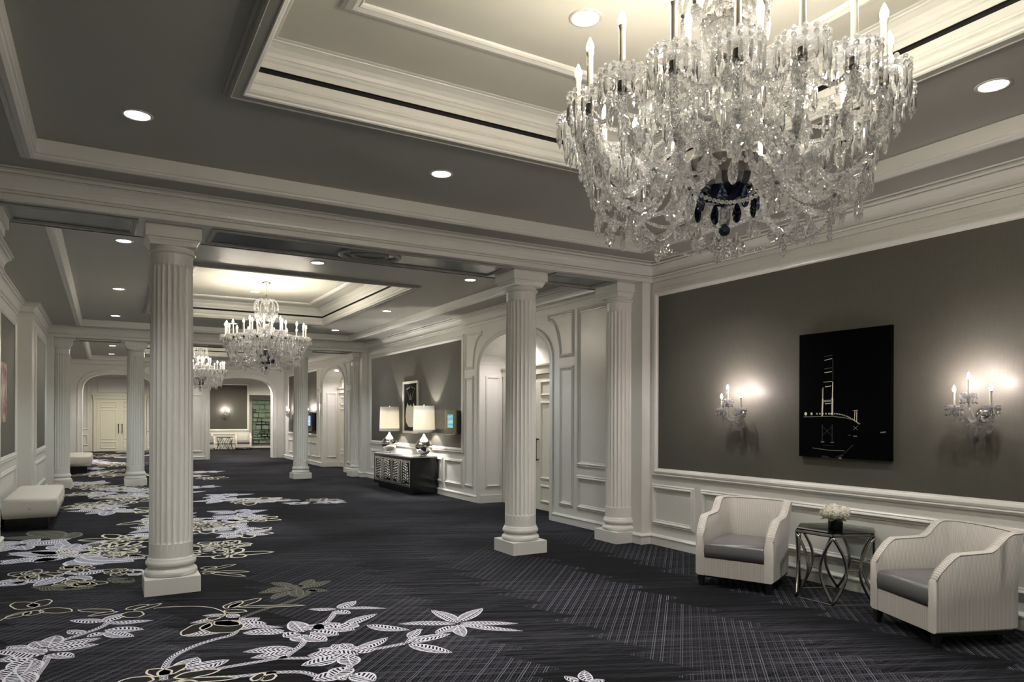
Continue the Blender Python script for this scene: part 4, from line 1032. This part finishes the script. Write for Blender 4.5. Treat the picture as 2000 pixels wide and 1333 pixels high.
# ------------------------------------------------------------------ armchairs
def armchair(loc, ang, label, group=None):
    # local: faces -y, x across; origin under the seat centre at floor; front edge at y=-0.36
    e = empty('armchair', loc, ang); tag(e, label, 'armchair', group)
    HWf, D, T = 0.350, 0.72, 0.075
    path = []          # outer plan path from front-left to front-right (x left = -)
    yf, yb = -0.36, 0.36
    path += [(-HWf+0.022*t*t, yf+0.57*t) for t in [i/14 for i in range(15)]]
    for k in range(1, 13):
        a = PI - (PI/2)*k/12; path.append((-0.178+0.15*math.cos(a), yf+0.57+0.14*math.sin(a)))
    path += [(-0.178+0.356*t, yb-0.01+0.018*math.sin(PI*t)) for t in [i/8 for i in range(1, 8)]]
    path += [(-x, y) for x, y in reversed(path[:27])]
    L = [0.0]
    for i in range(1, len(path)): L.append(L[-1]+math.hypot(path[i][0]-path[i-1][0], path[i][1]-path[i-1][1]))
    tot = L[-1]
    def hgt(s):
        d = min(s, tot-s)
        if d < 0.15: t = d/0.15; return 0.462+(0.635-0.462)*(t**0.8)
        if d < 0.40: return 0.635+0.012*(d-0.15)/0.25
        if d < 0.57: t = (d-0.40)/0.17; return 0.647+0.123*(t*t*(3-2*t))
        return 0.770
    mb = MB(); mb.uv = []; rows = []; pipe = []; pipe2 = []
    cz_ = Vector((0, -0.05))
    for i, (x, y) in enumerate(path):
        a = Vector(path[max(i-1,0)]); b = Vector(path[min(i+1,len(path)-1)]); t = (b-a).normalized(); nn = Vector((t.y, -t.x))   # inward
        if i in (0, len(path)-1): nn = Vector((1 if x < 0 else -1, 0))
        h = hgt(L[i]); fl_ = 0.030*max(0, (h-0.5)/0.27)
        o = Vector((x, y)); row = []; 
        for (off, z) in [(0.02,0.10),(0.0,0.115),(0.0,h*0.5),(-fl_,h-0.015),(-fl_+0.010,h-0.002),(-fl_+0.035,h+0.003),(-fl_+T-0.012,h-0.002),(-fl_+T,h-0.015),(T+0.005,0.40),(T+0.005,0.25),(T+0.005,0.10)]:
            q = o+nn*off; row.append((q.x, q.y, z)); mb.uv.append((L[i], z))
        q = o+nn*(-fl_+0.004); pipe.append((q.x, q.y, h-0.005)); q = o+nn*(-fl_+T-0.004); pipe2.append((q.x, q.y, h-0.005)); rows.append(row)
    mb.grid(rows)
    k = len(rows[0]); mb.f.append(tuple(reversed(range(k)))); mb.f.append(tuple(range((len(rows)-1)*k, len(rows)*k)))
    mb.build('shell', 'ribbed_fabric', e, angle=50)
    m = MB(); m.tube(pipe, 0.004, 6); m.build('piping', 'velvet_cream', e, smooth=True)
    m = MB(); m.tube(pipe2, 0.004, 6); m.build('piping', 'velvet_cream', e, smooth=True)
    m = MB(); m.box(-HWf+T-0.006, HWf-T+0.006, yf+0.006, 0.24, 0.10, 0.262); m.uv = [(v[0], v[2]) for v in m.v]; m.build('apron', 'ribbed_fabric', e)
    m = MB()      # seat cushion with rounded edges
    x0, x1, y0, y1 = -HWf+T+0.006, HWf-T-0.006, yf+0.002, 0.25
    m.grid([rrow(x0,x1,y0,y1,d,z) for d, z in [(0.02,0.262),(0.0,0.272),(-0.004,0.32),(0.0,0.380),(0.010,0.400),(0.035,0.412),(0.12,0.420)]], closed_v=True)
    m.f.append((24,25,26,27)); m.build('seat_cushion', 'seat_grey', e, angle=60)
    m = MB(); m.box(-0.31,0.31,-0.30,0.26,0.075,0.10); m.build('base_frame', 'black_wood', e)
    for sx in (-1,1):
        for yy in (yf+0.02, 0.20):
            m = MB(); bx = sx*(HWf-0.045 if yy < 0 else 0.22); w = 0.027
            m.add([(bx-w*0.6,yy-w*0.2,0),(bx+w*0.6,yy-w*0.2,0),(bx+w*0.6,yy+w*1.0,0),(bx-w*0.6,yy+w*1.0,0),(bx-w,yy-w*0.4,0.1),(bx+w,yy-w*0.4,0.1),(bx+w,yy+w*1.6,0.1),(bx-w,yy+w*1.6,0.1)],
                  [(0,3,2,1),(4,5,6,7),(0,1,5,4),(1,2,6,5),(2,3,7,6),(3,0,4,7)]); m.build('leg', 'black_wood', e)
    return e
def face(front_mid, fx, fy, yf=0.36):
    # place so that the middle of the front edge is at front_mid and the chair looks along (fx,fy)
    n_ = math.hypot(fx, fy); fx, fy = fx/n_, fy/n_
    return (front_mid[0]-fx*yf, front_mid[1]-fy*yf, 0), math.atan2(fy, fx)+PI/2
l, a = face((4.885,4.448), -0.91, -0.41); armchair(l, a, 'cream ribbed armchair with grey seat left of the glass side table', 'armchairs by the near wall')
l, a = face((4.953,2.953), -0.92, 0.387); armchair(l, a, 'cream ribbed armchair with grey seat right of the glass side table', 'armchairs by the near wall')
armchair((3.98, 34.85, 0), 0.12, 'distant cream armchair left of the corridor table', 'armchairs in the corridor')
armchair((5.62, 34.85, 0), -0.12, 'distant cream armchair right of the corridor table', 'armchairs in the corridor')

# ------------------------------------------------------------------ hexagonal side tables
def side_table(loc, ang, label):
    e = empty('side_table', loc, ang); tag(e, label, 'side table', 'hexagonal glass side tables')
    Rr, H = 0.345, 0.585
    V = [Vector((Rr*math.cos(PI/3*k), Rr*math.sin(PI/3*k), 0)) for k in range(6)]
    m = MB(); m.grid([[(v.x*s_, v.y*s_, z) for v in V] for s_, z in ((0.98,H+0.002),(1.0,H+0.004),(1.0,H+0.012),(0.98,H+0.014))], closed_v=True); m.f += [tuple(reversed(range(6))), tuple(range(18,24))]; m.build('glass_top', 'table_glass', e)
    def bar(mb, p, q, w): mb.tube([p, q], w, 4)
    m = MB()
    for k in range(6): bar(m, V[k]+Vector((0,0,H-0.012)), V[(k+1) % 6]+Vector((0,0,H-0.012)), 0.013)
    m.build('top_frame', 'dark_chrome', e)
    m = MB()
    for k in range(6): bar(m, V[k]+Vector((0,0,0.006)), V[(k+1) % 6]+Vector((0,0,0.006)), 0.006)
    m.build('foot_frame', 'dark_chrome', e)
    for k in range(6):
        A, B = V[k], V[(k+1) % 6]; d = (B-A)
        for s_, P in ((1,A),(-1,B)):
            pts = []
            for i in range(17):
                t = i/16; z = 0.01+(H-0.035)*t
                pts.append(P + d*(s_*0.335*math.sin(PI*t)) + Vector((0,0,z)))
            m = MB(); m.tube(pts, 0.0125, 6); m.build('curved_leg', 'dark_chrome', e, smooth=True)
        m = MB(); bar(m, A+d*0.335+Vector((0,0,H*0.5)), A+d*0.665+Vector((0,0,H*0.5)), 0.008); m.build('stretcher', 'dark_chrome', e)
    return e
ta = math.atan2(-0.532, -0.847)
side_table((5.484, 3.852, 0), ta, 'hexagonal glass side table with curved chrome legs between the near armchairs')
side_table((4.80, 34.75, 0), 0.0, 'distant hexagonal glass side table between the corridor armchairs')

# vase and hydrangeas
tv = empty('flower_vase', (5.475, 3.845, 0.599)); tag(tv, 'low dark vase of white hydrangeas on the glass side table', 'vase')
m = MB(); m.lathe([(0.058,0.0),(0.060,0.004),(0.060,0.092),(0.056,0.094),(0.054,0.03)], 28); m.build('vase', 'vase_dark', tv, angle=40)
hr = random.Random(2)
floret = MB()
for k in range(4):
    a = PI/2*k; c, s = math.cos(a), math.sin(a)
    floret.add([(0,0,0),(0.010*c-0.007*s,0.010*s+0.007*c,0.004),(0.020*c,0.020*s,0.001),(0.010*c+0.007*s,0.010*s-0.007*c,0.004)], [(0,3,2,1)])
for hi, (hx, hy, hzz, rr) in enumerate(((-0.030,0.045,0.130,0.062),(0.028,-0.040,0.135,0.066),(0.01,0.01,0.152,0.062),(-0.035,-0.03,0.130,0.058))):
    m = MB(); m.ball((hx,hy,hzz), rr*0.86, 14, 9, 0.85)
    for i in range(170):
        z = 1-1.75*(i+0.5)/170; a = i*2.39996; q = math.sqrt(max(0,1-z*z)); nrm = Vector((q*math.cos(a), q*math.sin(a), z))
        st = len(m.v); m.add(floret.v, floret.f)
        M = Matrix.Translation(Vector((hx,hy,hzz))+Vector((nrm.x,nrm.y,nrm.z*0.85))*rr*hr.uniform(0.92,1.06)) @ nrm.to_track_quat('Z','Y').to_matrix().to_4x4() @ Matrix.Rotation(hr.uniform(0,6),4,'Z') @ Matrix.Rotation(hr.uniform(-.4,.4),4,'X')
        m.xform(M, st)
    m.build('hydrangea_head', 'petal_white', tv)
m = MB()
for k in range(6):
    a = 2*PI*k/6+0.3; c, s = math.cos(a), math.sin(a)
    m.add([(0.03*c,0.03*s,0.09),(0.085*c-0.03*s,0.085*s+0.03*c,0.085),(0.13*c,0.13*s,0.07),(0.085*c+0.03*s,0.085*s-0.03*c,0.085)], [(0,1,2,3)])
m.build('leaves', 'leaf_green', tv)

# ------------------------------------------------------------------ console cabinet
cx0, cx1, cy0, cy1 = 5.233, 5.79, 12.97, 15.18
cb = empty('console_cabinet', ((cx0+cx1)/2, (cy0+cy1)/2, 0), -PI/2); tag(cb, 'black lacquer console cabinet with four silver fretwork doors', 'cabinet')
hw, hd = (cy1-cy0)/2, (cx1-cx0)/2      # local x along wall (+x toward camera side), front at y=-hd
m = MB(); m.box(-hw,hw,-hd+0.02,hd,0.085,0.735); m.box(-hw,hw,-hd,-hd+0.021,0.085,0.15); m.box(-hw,hw,-hd,-hd+0.021,0.682,0.735); m.box(-hw,-hw+0.10,-hd,-hd+0.021,0.15,0.682); m.box(hw-0.03,hw,-hd,-hd+0.021,0.15,0.682); m.build('cabinet_body', 'black_lacquer', cb)
m = MB(); m.box(-hw+0.22,hw-0.0,-hd+0.03,hd-0.02,0.0,0.085); m.build('recessed_base', 'black_lacquer', cb)
m = MB(); m.box(-hw-0.012,hw+0.012,-hd-0.012,hd,0.736,0.758); m.build('marble_top', 'marble', cb)
dw = (2*hw-0.13)/4
for k in range(4):
    x0 = -hw+0.10+k*dw; x1 = x0+dw
    m = MB(); m.box(x0+0.003,x1-0.003,-hd-0.006,-hd+0.012,0.152,0.680); d = m.build('cabinet_door', 'black_lacquer', cb)
    pl = Plane((0,-hd-0.006,0),(1,0,0),(0,-1,0))
    panel(pl, rect(x0+0.003,x1-0.003,0.152,0.680), d, [(0,0),(0,0.012),(0.045,0.012),(0.05,0)], 'door_frame', 'silver_leaf')
    m = MB(); sgn = 1 if k % 2 == 0 else -1
    xm0 = x1-0.08 if sgn > 0 else x0+0.08    # tree grows from the meeting stile side
    for j in range(7):
        zb = 0.20+0.055*j
        pts = [(xm0-sgn*(0.02+0.36*t*(1-0.25*j/7))*(1), -hd-0.012, min(0.62, zb+0.16*math.sin(PI*0.5*t)-0.10*t*t)) for t in [i/7 for i in range(8)]]
        pts = [(min(max(p[0], x0+0.055), x1-0.055), p[1], p[2]) for p in pts]
        m.tube(pts, [0.012-0.001*i for i in range(8)], 6)
        for t in (2,4,6):
            px_, _, pz = pts[t]; m.ball((px_, -hd-0.012, pz+0.018), 0.017, 7, 4, 1.5); m.ball((px_+sgn*0.012, -hd-0.012, pz-0.020), 0.013, 7, 4, 1.5)
    m.tube([(xm0, -hd-0.012, 0.19+0.065*i) for i in range(8)], 0.014, 6)
    m.build('leaf_fretwork', 'silver_leaf', d, smooth=True)
    m = MB(); m.ball(((x1-0.035 if sgn > 0 else x0+0.035), -hd-0.022, 0.655), 0.016, 10, 6); m.build('door_knob', 'chrome', d, smooth=True)

def table_lamp(x, y, label):
    e = empty('table_lamp', (x, y, 0.758)); tag(e, label, 'lamp', 'silver table lamps')
    m = MB(); m.lathe([(0.085,0.0),(0.086,0.012),(0.062,0.022),(0.070,0.04),(0.125,0.085),(0.166,0.150),(0.176,0.205),(0.164,0.255),(0.120,0.315),(0.066,0.365),(0.034,0.405),(0.024,0.44),(0.020,0.475),(0.026,0.48),(0.026,0.495),(0.012,0.50)], 40); m.build('lamp_base', 'chrome', e, smooth=True)
    m = MB(); m.lathe([(0.222,0.475),(0.206,1.015),(0.203,1.015),(0.219,0.475)], 48, cap=False); sh = m.build('lamp_shade', 'lamp_linen', e, smooth=True)
    m = MB(); m.lathe([(0.2225,0.475),(0.221,0.535),(0.2218,0.535),(0.2235,0.475)], 48, cap=False); m.build('shade_band', 'velvet_cream', sh, smooth=True)
    m = MB(); m.tube([(0,0,0.49),(0,0,1.03)], 0.004, 6); m.ball((0,0,1.035), 0.012, 8, 6); m.build('finial', 'chrome', e)
    for z, nm, pw in ((0.72,'bulb',P_LAMP),):
        d = bpy.data.lights.new('lamp_light', 'POINT'); d.energy = pw; d.color = (1.0,0.94,0.88); d.shadow_soft_size = 0.03; link('lamp_light', d, e, (0.0,0.0,z))
    return e
table_lamp(5.56, 13.11, 'silver table lamp with cream drum shade on the console, nearer the wall display')
table_lamp(5.50, 14.93, 'silver table lamp with cream drum shade at the far end of the console')

# framed picture of a pale dress, wall display
fp = empty('framed_picture', (XR, 14.44, 1.762), -PI/2); tag(fp, 'narrow silver framed picture of a pale dress behind the lamps', 'picture')
m = MB(); m.box(-0.43,0.43,-0.02,-0.003,-0.57,0.57); m.build('print', 'print_dark', fp)
ring_mould(MB(), Plane((0,-0.003,0),(1,0,0),(0,-1,0)), rect(-0.435,0.435,-0.572,0.572), [(0,0),(0,0.04),(0.05,0.04),(0.055,0.018)]).build('frame', 'frame_silver', fp)
m = MB(); n = 16; ring = []
top = [(-0.20,0.10),(-0.10,0.02),(0,0.06),(0.09,0.00),(0.17,0.10)]; low = [(0.27,-0.06),(0.31,-0.20),(0.27,-0.34),(0.16,-0.42),(0,-0.44),(-0.15,-0.42),(-0.27,-0.33),(-0.31,-0.20),(-0.28,-0.05)]
pts = [(x, -0.0215, z) for x, z in top+low]; m.add(pts, [tuple(reversed(range(len(pts))))]); m.build('dress_print', 'print_pale', fp)
m = MB()
for s in (-1,1): m.tube([(s*0.05,-0.022,0.16),(s*0.16,-0.022,0.32),(s*0.24,-0.022,0.40),(s*0.05,-0.022,0.44)], 0.012, 4)
m.tube([(0,-0.022,0.16),(0,-0.022,0.32)], [0.05,0.006], 4); m.build('straps_print', 'print_grey', fp)

def screen_mat(name, c0, c1, st):
    t = NT(name); tc = t.n('ShaderNodeTexCoord'); sp = t.n('ShaderNodeSeparateXYZ'); t.l(tc.outputs['Object'], sp.inputs[0])
    nz = t.n('ShaderNodeTexNoise', i_Scale=4.0, i_Detail=2.0)
    mp = t.n('ShaderNodeMapping'); mp.inputs['Scale'].default_value = (0.3,1,5); t.l(tc.outputs['Object'], mp.inputs[0]); t.l(mp.outputs[0], nz.inputs['Vector'])
    f = t.math('MULTIPLY', t.math('SUBTRACT', nz.outputs['Fac'], 0.35, clamp=True), 3.5, clamp=True)
    c = t.mix(f, c0, c1); t.l(c, t.b.inputs['Emission Color']); t.b.inputs['Emission Strength'].default_value = st; t.b.inputs['Base Color'].default_value = (0,0,0,1)
screen_mat('screen_image', (0.10,0.38,0.62), (0.42,0.78,0.52), 0.5)
screen_mat('screen_blue', (0.20,0.35,0.60), (0.45,0.60,0.80), 0.7)
pmat('bronze_glass', (0.22,0.19,0.13), 0.12, metal=0.5)
def display(y0, y1, z0, z1, label, front, scr):
    e = empty('wall_display', (XR, (y0+y1)/2, (z0+z1)/2), -PI/2); tag(e, label, 'display', 'wall mounted displays'); w, h = (y1-y0)/2, (z1-z0)/2
    MB().box(-w*0.85,w*0.95,-0.12,-0.003,-h*0.97,h*0.95).build('housing', 'black_lacquer', e)
    MB().box(-w,w,-0.140,-0.121,-h,h).build('face_plate', front, e)
    MB().box(-w*0.45,w*0.50,-0.143,-0.1405,-h*0.48,h*0.62).build('screen', scr, e)
    bt = MB().ball((0,0,0), 0.010, 8, 5).mesh('standoff_bolt', 'chrome')
    for sx in (-0.88,0.88):
        for sz in (-0.9,0.9): link('standoff_bolt', bt, e, (sx*w,-0.141,sz*h))
    MB().box(-w*0.6,w*0.7,-0.19,-0.12,-h*1.04,-h*1.0).build('shelf', 'chrome', e)
display(11.90, 12.40, 1.225, 1.685, 'small bronze wall display with a glowing beach screen right of the lamps', 'bronze_glass', 'screen_image')
display(22.45, 23.3, 1.10, 1.69, 'distant black wall display with a blue screen on the far right wall', 'black_lacquer', 'screen_blue')

# ------------------------------------------------------------------ benches on the left, canvas on the left wall
def bench(x0, x1, y0, y1, z0, z1, label):
    xm, ym = (x0+x1)/2, (y0+y1)/2; w, d = (x1-x0)/2, (y1-y0)/2
    e = empty('bench', (xm, ym, 0)); tag(e, label, 'bench', 'upholstered benches by the left wall')
    m = MB(); m.grid([rrow(-w,w,-d,d,q,z) for q, z in [(0.03,z0),(0.004,z0+0.012),(-0.006,z0+0.10),(-0.008,(z0+z1)/2),(-0.004,z1-0.06),(0.004,z1-0.02),(0.020,z1-0.004),(0.06,z1+0.006),(0.2,z1+0.018)]], closed_v=True)
    m.f.append((32,33,34,35)); m.f.append((3,2,1,0)); cu = m.build('cushion', 'velvet_cream', e, angle=60)
    bt = MB().ball((0,0,0), 0.014, 8, 5).mesh('tufting_button', 'velvet_cream', smooth=True)
    for k in range(6): link('tufting_button', bt, cu, (w+0.008, -d+0.25+(2*d-0.5)*k/5, (z0+z1)/2))
    link('tufting_button', bt, cu, (0,-d-0.008,(z0+z1)/2))
    MB().box(-w+0.02,w-0.10,-d+0.06,d-0.06,0,z0).build('plinth', 'black_lacquer', e)
    return e
bench(-1.18, -0.57, 11.45, 13.5, 0.16, 0.435, 'cream upholstered bench with black plinth at the left edge')
bench(-0.95, -0.31, 21.95, 24.2, 0.20, 0.465, 'distant cream upholstered bench beyond the left half column')
t = NT('floral_canvas'); tc = t.n('ShaderNodeTexCoord'); nz = t.n('ShaderNodeTexNoise', i_Scale=5.0, i_Detail=3.0); t.l(tc.outputs['Object'], nz.inputs['Vector'])
cr = t.n('ShaderNodeValToRGB'); t.l(nz.outputs['Fac'], cr.inputs[0])
cr.color_ramp.elements[0].position = 0.35; cr.color_ramp.elements[0].color = (0.10,0.08,0.05,1); cr.color_ramp.elements[1].position = 0.62; cr.color_ramp.elements[1].color = (0.55,0.50,0.38,1)
q = cr.color_ramp.elements.new(0.5); q.color = (0.42,0.22,0.20,1); t.l(cr.outputs[0], t.b.inputs['Base Color'])
lc = empty('canvas_picture', (XL0, 11.62, 1.87), PI/2); tag(lc, 'cream and pink abstract canvas on the left wall above the bench', 'picture')
MB().box(-0.62,0.62,-0.05,-0.003,-0.41,0.41).build('canvas', 'floral_canvas', lc)
